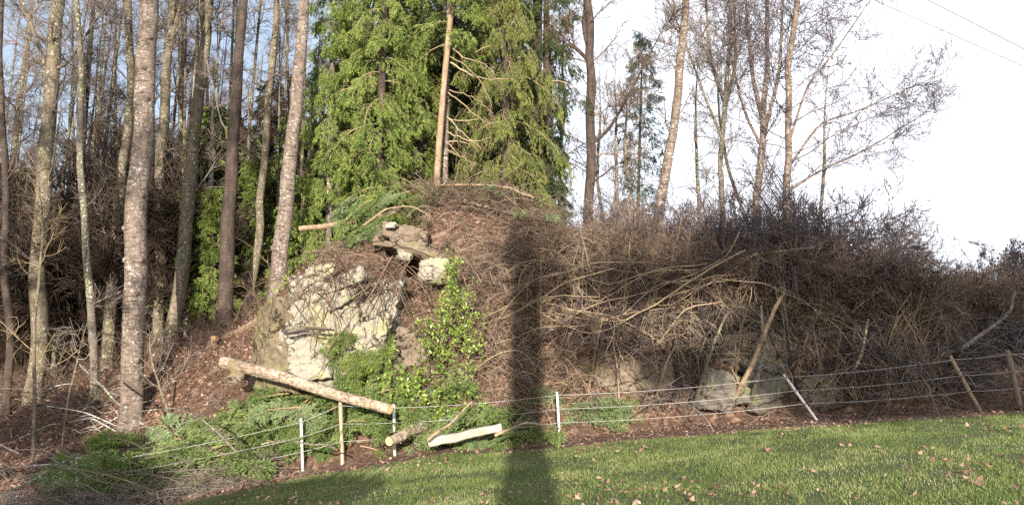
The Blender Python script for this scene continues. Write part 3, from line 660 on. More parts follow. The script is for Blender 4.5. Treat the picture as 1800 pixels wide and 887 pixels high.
# ------------------------------------------------------------------ shrubs
def shrub_proto(name, label, cat, stems, h, spread, n2, n3, n4, twm, r=.018, L2=1.2, trop=.05, group=None):
    root = empty(name, (0, 0, 0), label, cat, group)
    a = rng.random(stems) * 2 * pi; D = np.stack([np.cos(a) * spread, np.sin(a) * spread, np.ones(stems)], -1)
    P0 = np.stack([np.cos(a) * .12, np.sin(a) * .12, a * 0 - .1], -1)
    P1 = grow(P0, D, h * (.7 + .45 * rng.random(stems)), 10, .10, (0, 0, -.01)); R1 = np.linspace(r, r * .3, 11)[None].repeat(stems, 0)
    mb = MB(); mb.tubes(P1, R1, 5); mb.build("stems", M[twm], root)
    mb = MB(); P2, R2 = spawn(P1, R1, n2, .2, 1, .8, L2, 7, .14, (0, 0, trop), rr=.42, rmin=.0075); mb.tubes(P2, R2, 3)
    P3, R3 = spawn(P2, R2, n3, .1, 1, .6, L2 * .55, 6, .16, (0, 0, trop * .5), rr=.7, rmin=.006); mb.tubes(P3, R3, 3)
    P4, R4 = spawn(P3, R3, n4, .1, 1, .55, L2 * .33, 4, .16, (0, 0, 0), rr=.7, rmin=.0062); mb.tubes(P4, R4, 3)
    mb.build("twigs", M[twm], root); return root

g1 = "dense leafless shrubs along the top of the bank"
sA = shrub_proto("shrub", "dense leafless shrub in the thicket along the bank top", "shrub", 7, 3.1, .7, 10, 6, 4, 'purple', r=.013, group=g1)
sB = shrub_proto("shrub", "dense leafless shrub in the thicket along the bank top", "shrub", 7, 2.6, .8, 11, 5, 4, 'shrubtw', trop=-.02, group=g1)
sC = shrub_proto("shrub", "dense leafless shrub in the thicket along the bank top", "shrub", 8, 2.2, 1.0, 11, 6, 4, 'shrubtw', trop=-.10, group=g1)
def put(pr, px, Y, sc, rz=None):
    p = GY(px, Y); return dup(pr, tuple(p), rng.random() * 6.3 if rz is None else rz, sc)
for px, Y, k, sc in [(1340, 21.2, 0, 1.15), (1400, 20.8, 0, 1.2), (1450, 21.4, 0, 1.0), (1500, 20.9, 0, .9), (1290, 21, 0, 1.0), (1240, 21.4, 1, 1.0), (1190, 21, 1, 1.0), (1140, 21.5, 1, 1.05),
                     (1090, 21.2, 1, 1.0), (1040, 21.6, 1, .85), (1550, 21.2, 0, .75), (1600, 20.8, 1, .95), (1660, 21, 1, .85), (1720, 20.8, 1, .8), (1780, 20.9, 1, .8), (1690, 20.2, 1, .75), (1760, 20.2, 1, .8), (1820, 20.4, 1, .9), (1370, 22.4, 0, 1.15),
                     (1480, 22.2, 0, .95), (1010, 21.2, 1, .6), (1160, 22.5, 0, 1.0), (1260, 22.5, 0, .9), (1640, 22.2, 0, .6), (1840, 21, 1, .5),
                     (1430, 19.6, 2, .95), (1500, 19.4, 2, .9), (1580, 19.4, 2, .85), (1660, 19.5, 2, .8), (1740, 19.5, 2, .8), (1350, 19.5, 2, 1.0), (1280, 19.4, 2, 1.0), (1210, 19.5, 2, .95), (1130, 19.4, 2, 1.0), (1060, 19.5, 2, .9)]:
    put((sA, sB, sC)[k], px, Y, sc * (1.25 if k == 0 and px < 1600 else .85 if k == 1 else 1.0) * (.8 + .35 * rng.random()));
    if rng.random() < .25: put((sA, sB, sC)[k], px + 30, Y + .5, sc * (1.1 if k < 2 and px < 1600 else .9) * (.8 + .4 * rng.random()))
for px, Y, sc in ((1385, 22, 1.5), (1430, 21.8, 1.4), (1340, 22.2, 1.35), (1300, 22.5, 1.25), (1480, 21.8, 1.2), (1180, 23.2, 1.3), (1085, 23.5, 1.25)): put(sA, px, Y, sc)
for pr, px, Y, sc in ((sA, 1425, 21.9, 1.1), (sB, 1115, 20.4, .8), (sC, 1005, 19.4, .8)):
    p = GY(px, Y); pr.location = tuple(p); pr.scale = (sc,) * 3
sD = shrub_proto("understory_shrub", "leafless understory shrub between the trunks of the wood", "shrub", 9, 3.0, .5, 13, 7, 4, 'twig_shade', group="understory shrubs in the wood"); p = GY(260, 26); sD.location = tuple(p)
# understory behind the left trunks
for i in range(220):
    y = 24.3 + 16 * rng.random() ** 1.3; px = -40 + (620 if i % 3 else 430) * rng.random(); x = (px - 900) / F_PX * y
    o = dup(sD, (x, y, float(H(x, y))), rng.random() * 6, (.8 + .7 * rng.random()) if i % 3 else (1.5 + .8 * rng.random()), label="leafless understory shrub between the trunks of the wood", group="understory shrubs in the wood")

# ------------------------------------------------------------------ brambles: nobody could count them
def canes(x, y, L, D=None, K=9, up=.9, sag=-.17, r=.0085, side=5, Ls=.35, mb=None, lift=0, wander=.1, n3=0):
    n = len(x); a = rng.random(n) * 2 * pi
    if D is None: D = np.stack([np.cos(a) * .7, np.sin(a) * .7 - .25, up + 0 * a], -1)
    P = grow(np.stack([x, y, H(x, y) - .03 + lift], -1), D, L, K, wander, (0, 0, sag)); R = np.linspace(r, r * .5, K + 1)[None].repeat(n, 0) * (.7 + .7 * rng.random(n))[:, None]
    mb = mb or MB(); mb.tubes(P, R, 3)
    P2, R2 = spawn(P, R, side, .1, 1, .9, Ls, 4, .15, (0, 0, -.03), rr=.75, rmin=.0045); mb.tubes(P2, R2, 3)
    if n3: P3, R3 = spawn(P2, R2, n3, .1, 1, .8, Ls * .5, 3, .12, (0, 0, 0), rr=.8, rmin=.004); mb.tubes(P3, R3, 3)
    return mb
def patch(x, y, sc=1.3, seed=60): return fbm(np.stack([x * sc, y * sc, x * 0], -1), 3, seed)
def region(n, pts_x, y0, y1, dens=None, seed=60, thr_=-.05):
    x = pts_x[0] + (pts_x[1] - pts_x[0]) * rng.random(n); y = pl(x, TOE) + y0 + (pl(x, CRY) - pl(x, TOE) + y1 - y0) * rng.random(n)
    pxx = x / y * F_PX + 900; clear = ((pxx > 1222) & (pxx < 1480) & (y < 18.5)) | ((pxx > 1040) & (pxx < 1160) & (y < 18.1)); keep = ~clear | (rng.random(n) < .12)
    k = keep & (patch(x, y, 1.3, seed) > thr_ + .25 * (rng.random(n) - .5))
    if dens is not None: k &= rng.random(n) < dens(x, y)
    return x[k], y[k]
def hgt(x, y, a, b_, seed=70): return (a + (b_ - a) * np.clip(.5 + 1.3 * patch(x, y, .9, seed), 0, 1)) * (.6 + .7 * rng.random(len(x)))
x, y = region(3600, (-1.8, 2.9), .15, .3, lambda x, y: np.clip((x + 1.8) / 1.4, .15, 1) * np.where(y > 19.3, .5, 1), 61)
tag(canes(x, y, hgt(x, y, .4, 1.4), n3=2, sag=-.2, r=.010, Ls=.4).build("bramble_thicket", M['bramble']), "brown sunlit bramble tangle covering the mound's right flank", "brambles", kind='stuff')
x, y = region(4200, (1.8, 13.5), .2, .5, None, 62, .04)
tag(canes(x, y, hgt(x, y, .6, 2.1), n3=1, K=10, r=.0115, Ls=.5).build("thicket", M['purple']), "shaded greyish bramble thicket on the right bank", "brambles", kind='stuff')
x, y = region(2200, (1.8, 13.5), .0, .3, None, 63, .1)
tag(canes(x, y, hgt(x, y, .8, 2.2, 71), K=12, sag=-.12, side=4, n3=1, r=.012, Ls=.5).build("light_thicket", M['twig_g']), "lighter grey brown canes in patches of the right bank", "brambles", kind='stuff')
x, y = region(900, (.6, 6.6), .1, -.5, None, 64, .0)
tag(canes(x, y, 1.0 + 1.4 * rng.random(len(x)), K=12, sag=-.13, side=4, n3=1, r=.013, Ls=.5).build("tangled_stems", M['straw']), "straw coloured tangled stems hanging in front of the thicket", "undergrowth", kind='stuff')
x, y = region(420, (6.2, 9.4), .1, -1.0, None, 65, -.1)
tag(canes(x, y, 1.0 + .9 * rng.random(len(x)), K=9, sag=-.08, side=2, up=1.6, r=.009).build("dry_canes", M['straw']), "upright dry canes in front of the thicket on the right", "canes", kind='stuff')
# thin dead twigs lying over the mound top and the rock
x, y = region(2600, (-4.4, 1.6), .6, 1.2, lambda x, y: np.where(y > 18.9, 1, .25))
a = rng.random(len(x)) * 2 * pi; D = np.stack([np.cos(a), np.sin(a) * .6, .25 + 0 * a], -1)
tag(canes(x, y, .25 + 1.1 * rng.random(len(x)) ** 2, D=D, sag=-.09, side=4, r=.008, n3=2).build("brushwood", M['bramble']), "grey brown brushwood lying over the top of the mound", "brushwood", kind='stuff')
x = -1.9 + 3.2 * rng.random(800); y = 19.7 + 1.7 * rng.random(800); a = rng.random(800) * 2 * pi; D = np.stack([np.cos(a), np.sin(a) * .5, .35 + .3 * rng.random(800)], -1)
tag(canes(x, y, .5 + 1.1 * rng.random(800), D=D, sag=-.08, side=4, r=.01, n3=2, lift=.15).build("brush_heap", M['shrubtw']), "tangled brush heap piled on the very top of the mound", "brush heap", kind='stuff')
x, y, z = scatter(4200, -13, -5.0, 13.2, 18.8, lambda x, y: (y > edge_y(x) + .6) & (y < 16.9 + .8 * (rng.random(len(x)) ** 3) + .3 * (x > -6.5))); a = rng.random(len(x)) * 2 * pi
D = np.stack([np.cos(a), np.sin(a) * .7, .35 + 0 * a], -1)
tag(canes(x, y, .6 + 1.0 * rng.random(len(x)), D=D, sag=-.07, side=4, r=.008, n3=2).build("brushwood", M['twig_g']), "grey tangle of twigs on the shaded slope at lower left", "brushwood", kind='stuff')
x, y, z = scatter(1500, -16, -5.5, 19.5, 25, None); a = rng.random(len(x)) * 2 * pi
D = np.stack([np.cos(a) * .8, np.sin(a) * .7, .8 + 0 * a], -1)
tag(canes(x, y, .5 + .9 * rng.random(len(x)), D=D, sag=-.05, side=4, r=.006, n3=2).build("undergrowth", M['twig_b']), "thin brown undergrowth between the tree trunks on the left bank", "undergrowth", kind='stuff')
x, y = region(900, (1.0, 13), -.75, -2.9); a = rng.random(len(x)) * 2 * pi
D = np.stack([np.cos(a), np.sin(a) * .4, .15 + 0 * a], -1)
tag(canes(x, y, .4 + .8 * rng.random(len(x)), D=D, sag=-.04, side=3, r=.007).build("fallen_twigs", M['twig_b']), "dark fallen twigs along the foot of the right bank", "twigs", kind='stuff')

n = 95; px = 480 + 250 * rng.random(n); py = 455 + .0 * px + 60 * rng.random(n) + np.clip(520 - px, 0, 60) * 1.0; P0 = np.array([at(a, b_, 17.15 + .35 * rng.random()) for a, b_ in zip(px, py)])
D = np.stack([rng.normal(size=n) * .9, -.45 - .2 * rng.random(n), rng.normal(size=n) * .5], -1); P = grow(P0, D, .5 + 1.3 * rng.random(n), 9, .1, (0, .03, -.16)); P[..., 1] = np.minimum(P[..., 1], 17.3)
mb = MB(); R = np.linspace(.011, .005, 10)[None].repeat(n, 0); mb.tubes(P, R, 4); P2, R2 = spawn(P, R, 4, .2, 1, .8, .4, 4, .15, (0, 0, -.03), rr=.6, rmin=.0045); mb.tubes(P2, R2, 3)
tag(mb.build("hanging_twigs", M['twig_b']), "bare brown twigs hanging over the crest and face of the pale rock", "twigs", kind='stuff')
for i in range(60):
    px = 10 + 240 * rng.random(); py = 700 + 165 * rng.random(); p = G(px, py, 10, 22); a = rng.normal() * .6 + (pi if rng.random() < .5 else 0); L = .7 + 1.2 * rng.random()
    d = np.array([cos(a), sin(a) * .6, .12]); pts = [p + [0, 0, .1], p + d * L * .5 + [0, 0, .22 + .15 * rng.random()], p + d * L + rng.normal(size=3) * .1 + [0, 0, .1]]
    Q = path_pts(pts, 16); mb = MB(); w = .009 + .012 * rng.random(); add_trunk(mb, Q, np.linspace(w, w * .45, 16), 6, flare=False); P2, R2 = spawn(Q[None], np.linspace(w, w * .45, 16)[None], 4, .2, 1, .7, .5, 5, .12, rr=.6, rmin=.005); mb.tubes(P2, R2, 4)
    tag(mb.build("fallen_branch", M[['white', 'beech', 'twig_g'][i % 3]], loc=Q[0]), "pale fallen branch in the tangle on the shaded lower left slope", "branch", "pale fallen branches on the lower left slope")
# dry tall weeds at the right edge
for i in range(70):
    if i == 0:
        weed = empty("dry_weed", (0, 0, 0), "tall dry weed stem with drooping seed head against the sky", "weed", "tall dry weeds at the right edge")
        P = grow(np.zeros((1, 3)), np.array([[.18, 0, 1]]), 2.1, 12, .03, (.02, 0, 0)); R = np.linspace(.009, .004, 13)[None]
        mb = MB(); mb.tubes(P, R, 4); P2, R2 = spawn(P, R, 10, .55, 1, .5, .3, 4, .1, (.05, 0, .02), rr=.6, rmin=.003); mb.tubes(P2, R2, 3); mb.build("stem", M['purple'], weed)
        mb = MB(); e = P2[:, -1]; e = np.repeat(e, 5, 0) + rng.normal(size=(50, 3)) * .03; d = nrm(rng.normal(size=(50, 3)) + [0, 0, -.4]); mb.leaves(e, d, nrm(np.cross(d, [0, 1, .2])), .06, .025)
        mb.build("seed_head", M['purple'], weed, smooth=False)
        p = GY(1790, 20.4); weed.location = tuple(p)
    else:
        px = 1690 + 130 * rng.random(); p = GY(px, 19.8 + 1.2 * rng.random()); dup(weed, tuple(p), rng.normal() * .4, (1.15 + .4 * rng.random()) * (.72 + .3 * (px - 1690) / 110), (rng.normal() * .08, .1 + rng.normal() * .1))

# ------------------------------------------------------------------ arching honey stems, leaning stems, limbs
def limb(name, label, cat, pts, w0, w1, mat, twigs=0, group=None, L=.5, K=26, sides=7, root_first=False):
    pts = [np.asarray(p, float) for p in pts]
    P = path_pts(pts, K); R = np.linspace(w0, w1, K)
    P[1:] += np.stack([fbm(np.stack([P[1:, 0] * 2.2 + 7 * j, P[1:, 1] + P[0, 0], P[1:, 2] * 2.2], -1), 3, 3 + j) for j in range(3)], -1) * (.09 if w0 < .08 else .02) * np.linspace(.2, 1, K - 1)[:, None]
    mb = MB(); add_trunk(mb, P, R, sides, lump=.08, flare=False)
    if twigs:
        P2, R2 = spawn(P[None], R[None], twigs, .2, 1, .6, L, 6, .12, (0, 0, 0), rr=.4, rmin=.004); mb.tubes(P2, R2, 4)
        P3, R3 = spawn(P2, R2, 4, .2, 1, .6, L * .4, 4, .12, (0, 0, 0), rr=.6, rmin=.0035); mb.tubes(P3, R3, 3)
    return tag(mb.build(name, M[mat], loc=P[0]), label, cat, group)
A = at
arcs = [([(1310, 440), (1260, 470), (1190, 500), (1120, 540), (1040, 580), (985, 575), (930, 540)], .023),
        ([(1330, 455), (1250, 495), (1170, 510), (1090, 560), (1020, 548), (950, 530)], .02),
        ([(1240, 480), (1150, 500), (1090, 555), (1010, 560), (965, 545)], .017),
        ([(1300, 410), (1280, 445), (1230, 490), (1130, 510), (1080, 545)], .017),
        ([(1180, 640), (1130, 580), (1060, 570), (1010, 600), (978, 660)], .018),
        ([(1085, 660), (1062, 630), (1080, 600), (1150, 560), (1190, 520)], .016),
        ([(1430, 420), (1360, 440), (1300, 455), (1250, 500), (1210, 505)], .022)]
for i, (q, w) in enumerate(arcs):
    Y0 = 17.6 + .12 * i
    limb("arching_stem", "honey coloured arching stem hanging over the front of the thicket", "stem", [A(a, b_ + 8 * rng.normal(), Y0 + .5 * abs(j - len(q) / 2) / len(q)) for j, (a, b_) in enumerate(q)], w * 1.0, w * .3, 'straw', twigs=9, group="honey coloured arching stems over the thicket", L=.6)
for i in range(20):
    px = 960 + 420 * rng.random(); py = 440 + 150 * rng.random(); L = 90 + 170 * rng.random(); sg = -1 if rng.random() < .75 else 1; dr = 40 + 90 * rng.random(); Y0 = 17.4 + .5 * rng.random()
    limb("arching_stem", "honey coloured arching stem hanging over the front of the thicket", "stem", [A(px, py, Y0 + .3), A(px + sg * L * .4, py + dr * .25 - 20 * rng.random(), Y0), A(px + sg * L * .8, py + dr * .7, Y0), A(px + sg * L, py + dr + 25 * rng.normal(), Y0 + .1)],   .009 + .010 * rng.random(), .005, ['straw', 'straw', 'twig_b'][i % 3], twigs=5, group="honey coloured arching stems over the thicket", L=.6, sides=5)
def gl(px, py): p = G(px, py, 12, 24); return p - np.array([0, 0, .05])
lean = [("pale leaning stem propped over the mossy boulder's left side", (1216, 720), [(1240, 650), (1258, 590), (1284, 545)], .045, .03, 'yellow'),
        ("brown leaning trunk crossing in front of the boulder", (1275, 722), [(1310, 665), (1338, 600), (1356, 560), (1372, 520)], .06, .04, 'tan'),
        ("second brown trunk leaning beside the crossing one", (1312, 722), [(1330, 670), (1345, 610), (1340, 540)], .045, .03, 'beech'),
        ("thin straight pale stick leaning left of the boulder", (1150, 700), [(1165, 660), (1190, 600)], .018, .014, 'straw'),
        ("thick bent branch rising at the right end of the thicket", (1670, 640), [(1690, 615), (1730, 585), (1770, 555), (1786, 510)], .06, .03, 'beech'),
        ("curved dark stem standing behind the second leaning post", (1405, 700), [(1390, 640), (1410, 590), (1440, 560)], .04, .02, 'darkb'),
        ("dead dark trunk leaning right within the thicket", (1480, 700), [(1500, 650), (1520, 600), (1530, 560)], .045, .025, 'beech')]
for lb, b0, q, w0, w1, mt in lean:
    p = gl(*b0); Y0 = p[1]
    Y0 = min(Y0, 17.0)
    limb("leaning_stem", lb, "stem", [p] + [A(a, b_, Y0 + .05 * j) for j, (a, b_) in enumerate(q)], w0, w1, mt, twigs=5, L=.7)
for i in range(42):      # upright stems inside the shaded hollow
    px = 950 + 560 * rng.random(); p = GY(px, 17.75 + .8 * rng.random()); h = 1.3 + 1.3 * rng.random(); dx = rng.normal() * .35
    if i == 0 or True:
        limb("thicket_stem", "bare upright stem inside the thicket hollow", "stem", [p - [0, 0, .05], p + [dx * .4, 0, h * .5], p + [dx, -.2, h]], .012 + .02 * rng.random(), .008, ['twig_g', 'straw', 'twig_b'][i % 3], twigs=4, group="bare upright stems inside the thicket", L=.5, K=14, sides=5)

limb("dead_branch", "tan cut trunk end poking left out of the green spruce", "branch", [A(525, 402, 18.8), A(580, 396, 19.0), A(640, 386, 19.4), A(700, 370, 19.8)], .065, .05, 'tan', K=20, sides=10)
limb("dead_branch", "long thin branch lying along the top of the mound", "branch", [A(770, 326, 20), A(850, 324, 20), A(900, 330, 20), A(940, 347, 19.9)], .03, .025, 'tan', twigs=3)
limb("dead_branch", "grey fallen pole on the mound top, shaded side", "branch", [A(815, 352, 19.8), A(860, 365, 19.8), A(915, 380, 19.7)], .028, .02, 'beech')
limb("dead_branch", "thin arched branch over the upper left of the mound", "branch", [A(640, 395, 18.6), A(680, 365, 18.7), A(725, 362, 18.7), A(755, 380, 18.7)], .025, .012, 'tan', twigs=5)
limb("dead_branch", "dark dead branch lying across the pale rock", "branch", [A(495, 582, 16.9), A(530, 573, 16.75), A(575, 576, 16.7)], .035, .02, 'beech', twigs=2)
limb("dead_branch", "blackish branch just below the other one on the rock", "branch", [A(502, 587, 16.8), A(540, 578, 16.72), A(590, 580, 16.7)], .03, .018, 'darkb')
limb("dead_branch", "bent dark branch over the crest of the pale rock", "branch", [A(570, 490, 17.2), A(620, 468, 17.3), A(665, 474, 17.4), A(715, 488, 17.4)], .04, .02, 'darkb', twigs=5)
limb("dead_branch", "knotty branch hanging down from the rock's crest", "branch", [A(575, 470, 17.1), A(590, 500, 17.0), A(560, 550, 16.8), A(545, 620, 16.7)], .02, .01, 'twig_b', twigs=6)
limb("dead_branch", "thin bare branch laid in front of the light rock's right part", "branch", [A(690, 450, 17.2), A(650, 520, 16.9), A(590, 600, 16.6), A(560, 660, 16.5)], .018, .008, 'twig_b', twigs=8)
limb("dead_branch", "fallen rotten trunk lying left of the rock on the leafy slope", "branch", [gl(395, 598) + [0, 0, .1], gl(425, 585) + [0, 0, .1], gl(460, 565) + [0, 0, .14]], .11, .09, 'tan', K=14, sides=9)
limb("dead_branch", "long bent grey branch arching over the brushwood at lower left", "branch", [A(140, 640, 16.9), A(180, 680, 16.5), A(220, 725, 15.9), A(290, 772, 15.4)], .028, .014, 'beech', twigs=4)
limb("dead_branch", "pale orange forked branch lying on the cut boughs", "branch", [A(250, 722, 15.7), A(310, 716, 15.4), A(365, 745, 15.0), A(412, 790, 14.7)], .009, .02, 'beech', twigs=4)
limb("dead_branch", "straight peeled stick lying across the green boughs", "branch", [A(460, 780, 14.9), A(500, 772, 14.8), A(550, 778, 14.6), A(590, 790, 14.5)], .012, .018, 'beech')
limb("dead_branch", "bare stripped branch on the boughs below the mound", "branch", [A(830, 705, 15.7), A(790, 745, 15.4), A(750, 770, 15.2)], .018, .03, 'tan', twigs=3)
limb("dead_branch", "bare branch with a bent end next to the white post in shadow", "branch", [A(870, 765, 15.2), A(920, 745, 15.2), A(955, 750, 15.3)], .03, .018, 'tan', twigs=2)
limb("dead_branch", "dark log lying along the foot of the right bank", "branch", [gl(1440, 728) + [0, 0, .12], gl(1500, 712) + [0, 0, .12], gl(1560, 712) + [0, 0, .12]], .06, .05, 'darkb', K=16, sides=9)
limb("dead_branch", "whitish broken branch beside the leftmost post", "branch", [A(20, 862, 14.0), A(80, 830, 14.3), A(135, 795, 14.5)], .02, .01, 'beech', twigs=3)
limb("dead_branch", "whitish lichened branch behind the leftmost post", "branch", [A(60, 790, 15.0), A(110, 815, 14.6), A(190, 850, 14.2)], .014, .008, 'beech', twigs=3)

# ------------------------------------------------------------------ rocks
def ico(sub):
    import bmesh
    bm = bmesh.new(); bmesh.ops.create_icosphere(bm, subdivisions=sub, radius=1); bm.verts.ensure_lookup_table()
    V = np.array([v.co[:] for v in bm.verts]); F = np.array([[v.index for v in f.verts] for f in bm.faces]); bm.free(); return V, F
ICO = {5: ico(5), 6: ico(6)}
def rock(label, px, py, Y, w, h, d, mat='rock', sub=5, seed=0, planes=14, tilt=0, rz=0, rough=.07, name="boulder", group=None, box=True):
    V0, F = ICO[sub]; r_ = np.random.default_rng(seed)
    n = nrm(r_.normal(size=(planes, 3))); dd = .56 + .3 * r_.random(planes)
    if box: n = np.concatenate([n, nrm(np.array([[1, .1, .1], [-1, .15, 0], [0, -1, .2], [0, 1, 0], [0, 0, 1], [0, 0, -1]]) + r_.normal(size=(6, 3)) * .10)]); dd = np.concatenate([dd + .06, np.full(6, .66)])
    q = V0 @ n.T; rr = np.where(q > .05, dd[None] / np.maximum(q, .05), 9).min(1); rr = np.minimum(rr, 1.15)
    V = V0 * rr[:, None] * 1.32
    V = V * np.array([w / 2, d / 2, h / 2])
    nz = fbm(V * 1.7 + seed * 3.1, 5, seed); st = np.abs(fbm(V * np.array([.8, .8, 3.2]) + seed, 4, seed + 40))
    blk = np.floor(fbm(V * 1.3 + seed, 3, seed + 77) * 4.5) * .06; fine = fbm(V * 7 + seed, 4, seed + 9) * .035
    sl = V[:, 2] * 1.1 + V[:, 0] * .55 + V[:, 1] * .3 + .35 * fbm(V * .9 + seed, 3, seed + 5); sw = (sl * 2.3) % 1.0; blk = blk + (sw ** 1.5 - .5) * .11 * (.4 + .6 * (fbm(V * .8, 2, seed + 3) > -.1))
    V = V + V0 * (nz * rough * 1.1 - st * rough * 1.8 + blk * .7 + fine * .8)[:, None]
    ct, s_ = cos(tilt), sin(tilt); V = V @ np.array([[ct, 0, s_], [0, 1, 0], [-s_, 0, ct]]).T
    ct, s_ = cos(rz), sin(rz); V = V @ np.array([[ct, -s_, 0], [s_, ct, 0], [0, 0, 1]]).T
    c = at(px, py, Y); mb = MB(); mb.add(V + c, None, F)
    return tag(mb.build(name, M[mat], loc=c, smooth=False), label, "rock", group)

rock("large brown mossy rock wall, its left corner beside the leafy slope", 500, 612, 17.75, 1.25, 2.3, 1.5, 'rock_m', 6, 3, 3, tilt=.12, rz=.75, rough=.1)
rock("big pale boulder with yellow lichen left of centre", 580, 600, 17.75, 2.0, 2.1, 1.5, 'rock', 6, 11, 6, tilt=-.25, rough=.11)
rock("pale cracked rock block under the dark hole", 655, 548, 18.0, 1.5, 1.7, 1.4, 'rock', 6, 5, 8, tilt=.15)
rock("whitish tilted slab resting on top of the pale boulder", 598, 500, 17.7, 1.45, .42, 1.1, 'rock', 5, 8, 6, tilt=-.45)
rock("slanting pale slab wedged under the tilted one", 625, 522, 17.35, 1.3, .3, .8, 'rock', 5, 61, 8, tilt=-.5)
rock("thin slanting slab at the right edge of the pale boulder", 668, 590, 17.2, .35, 1.1, .7, 'rock', 5, 62, 8, tilt=.35)
rock("low slanting rock at the foot of the pale boulder", 545, 650, 17.0, .9, .5, .6, 'rock', 5, 63, 8, tilt=-.2)
rock("pale rock at the upper left end of the outcrop", 562, 485, 18.5, .9, .7, .9, 'rock', 5, 21, 6)
rock("small rough rock above the reddish trunk's foot", 540, 520, 18.6, .9, .8, .9, 'rock', 5, 22, 8)
rock("brown overhanging rock at the upper left of the mound", 712, 420, 18.75, 1.3, .72, 1.2, 'rock_d', 6, 31, 14, tilt=.2, rough=.13)
rock("long brown ledge of rock above the dark hole", 745, 445, 18.5, 1.3, .34, 1.0, 'rock_d', 5, 33, 6, tilt=.38)
rock("flat brown rock roofing the dark hole on the mound", 722, 436, 19.55, 1.7, .5, 2.2, 'rock_d', 5, 34, 8, tilt=.1)
rock("pale rock right of the dark hole", 765, 480, 18.15, .7, .55, .9, 'rock', 5, 35, 7)
rock("white broken stone in the mouth of the hole", 712, 450, 18.2, .35, .2, .4, 'rock', 5, 36, 7, tilt=.3)
rock("yellowish stone at the left end of the upper ledge", 690, 398, 18.3, .36, .2, .4, 'rock', 5, 37, 7)
rock("grey rock behind the dark green ivy", 640, 640, 18.0, 1.2, 1.4, 1.2, 'rock_d', 5, 38, 7)
rock("light rock half hidden low in the brambles left of the shadow band", 810, 668, 17.7, .8, .7, .8, 'rock', 5, 41, 7)
rock("light stone behind the broad leaved shrub", 730, 610, 18.0, 1.0, 1.1, 1.0, 'rock_d', 5, 42, 7)
rock("brown rock deep in the brambles left of the leaning stems", 1060, 655, 18.3, 1.5, 1.0, 1.0, 'rock_d', 5, 43, 7)
rock("yellow brown rock behind the tangled stems", 1135, 650, 18.4, 1.1, .9, 1.0, 'rock_d', 5, 44, 7)
rock("grey boulder with a yellow green lichen patch behind the leaning stems", 1268, 688, 17.6, 1.35, 1.0, 1.0, 'rock_g', 5, 45, 9, tilt=.2)
rock("grey boulder at the right of the lichened one", 1340, 676, 17.8, 1.0, 1.15, 1.0, 'rock_g', 5, 46, 7)
rock("tall dark rock above the lichened boulder", 1300, 620, 18.5, 1.6, 1.0, 1.2, 'rock_d', 5, 47, 7)
rock("dim brown rock right of the dark hollow", 1430, 685, 18.2, 1.1, .8, 1.0, 'rock_d', 5, 48, 7)
rock("brown stone under the upper end of the felled log", 420, 655, 16.9, .45, .5, .5, 'rock_d', 5, 49, 7)

# ------------------------------------------------------------------ cut logs, stump
def log(label, A0, B0, r0, r1, mat, caps=(0, 1), name="log", knots=12):
    A0, B0 = np.asarray(A0, float), np.asarray(B0, float)
    root = empty(name, tuple(A0), label, "log"); P = path_pts([A0, A0 * .6 + B0 * .4 + [0, 0, .035], A0 * .3 + B0 * .7 + [0, 0, -.02], B0], 40); R = np.linspace(r0, r1, 40)
    mb = MB(); add_trunk(mb, P, R, 20, lump=.06, flare=False)
    for _ in range(knots):
        k = rng.integers(3, 36); a = rng.random() * 6.3; d = nrm(np.array([cos(a) * .3, -abs(cos(a)) - .2, sin(a)])); p = P[k] + d * R[k] * .9; mb.tubes(np.stack([p, p + d * .03, p + d * .045])[None], np.array([[.028, .022, .004]]), 7)
    mb.build("bark", M[mat], root)
    for e in caps:
        p = P[-1] if e else P[0]; t = nrm(P[-1] - P[-2]) if e else nrm(P[0] - P[1]); r = (r1 if e else r0) * .96
        u = nrm(np.cross(t, [0, 0, 1])); v = np.cross(t, u); th = np.arange(20) * 2 * pi / 20
        ring = p + t * .004 + r * (np.cos(th)[:, None] * u + np.sin(th)[:, None] * v) * (1 + .03 * np.sin(3 * th))[:, None]
        mb = MB(); mb.add(np.concatenate([[p + t * .012], ring]), None, [[0, 1 + k, 1 + (k + 1) % 20] for k in range(20)]); mb.build("cut_face", M['cut'], root)
    return root
log("long felled log lying down the slope over the green boughs", at(392, 636, 17.0), at(686, 719, 15.4), .125, .095, 'pine')
log("short cut log with orange end face under the long log", at(742, 748, 16.3), at(684, 775, 15.3), .13, .085, 'pine', knots=2)
log("short sawn stump tilted on the leafy slope left of the rock", gl(366, 612) + [0, .15, 0], gl(377, 606) + [.03, -.08, .22], .12, .11, 'pine', caps=(1,), name="stump", knots=0)

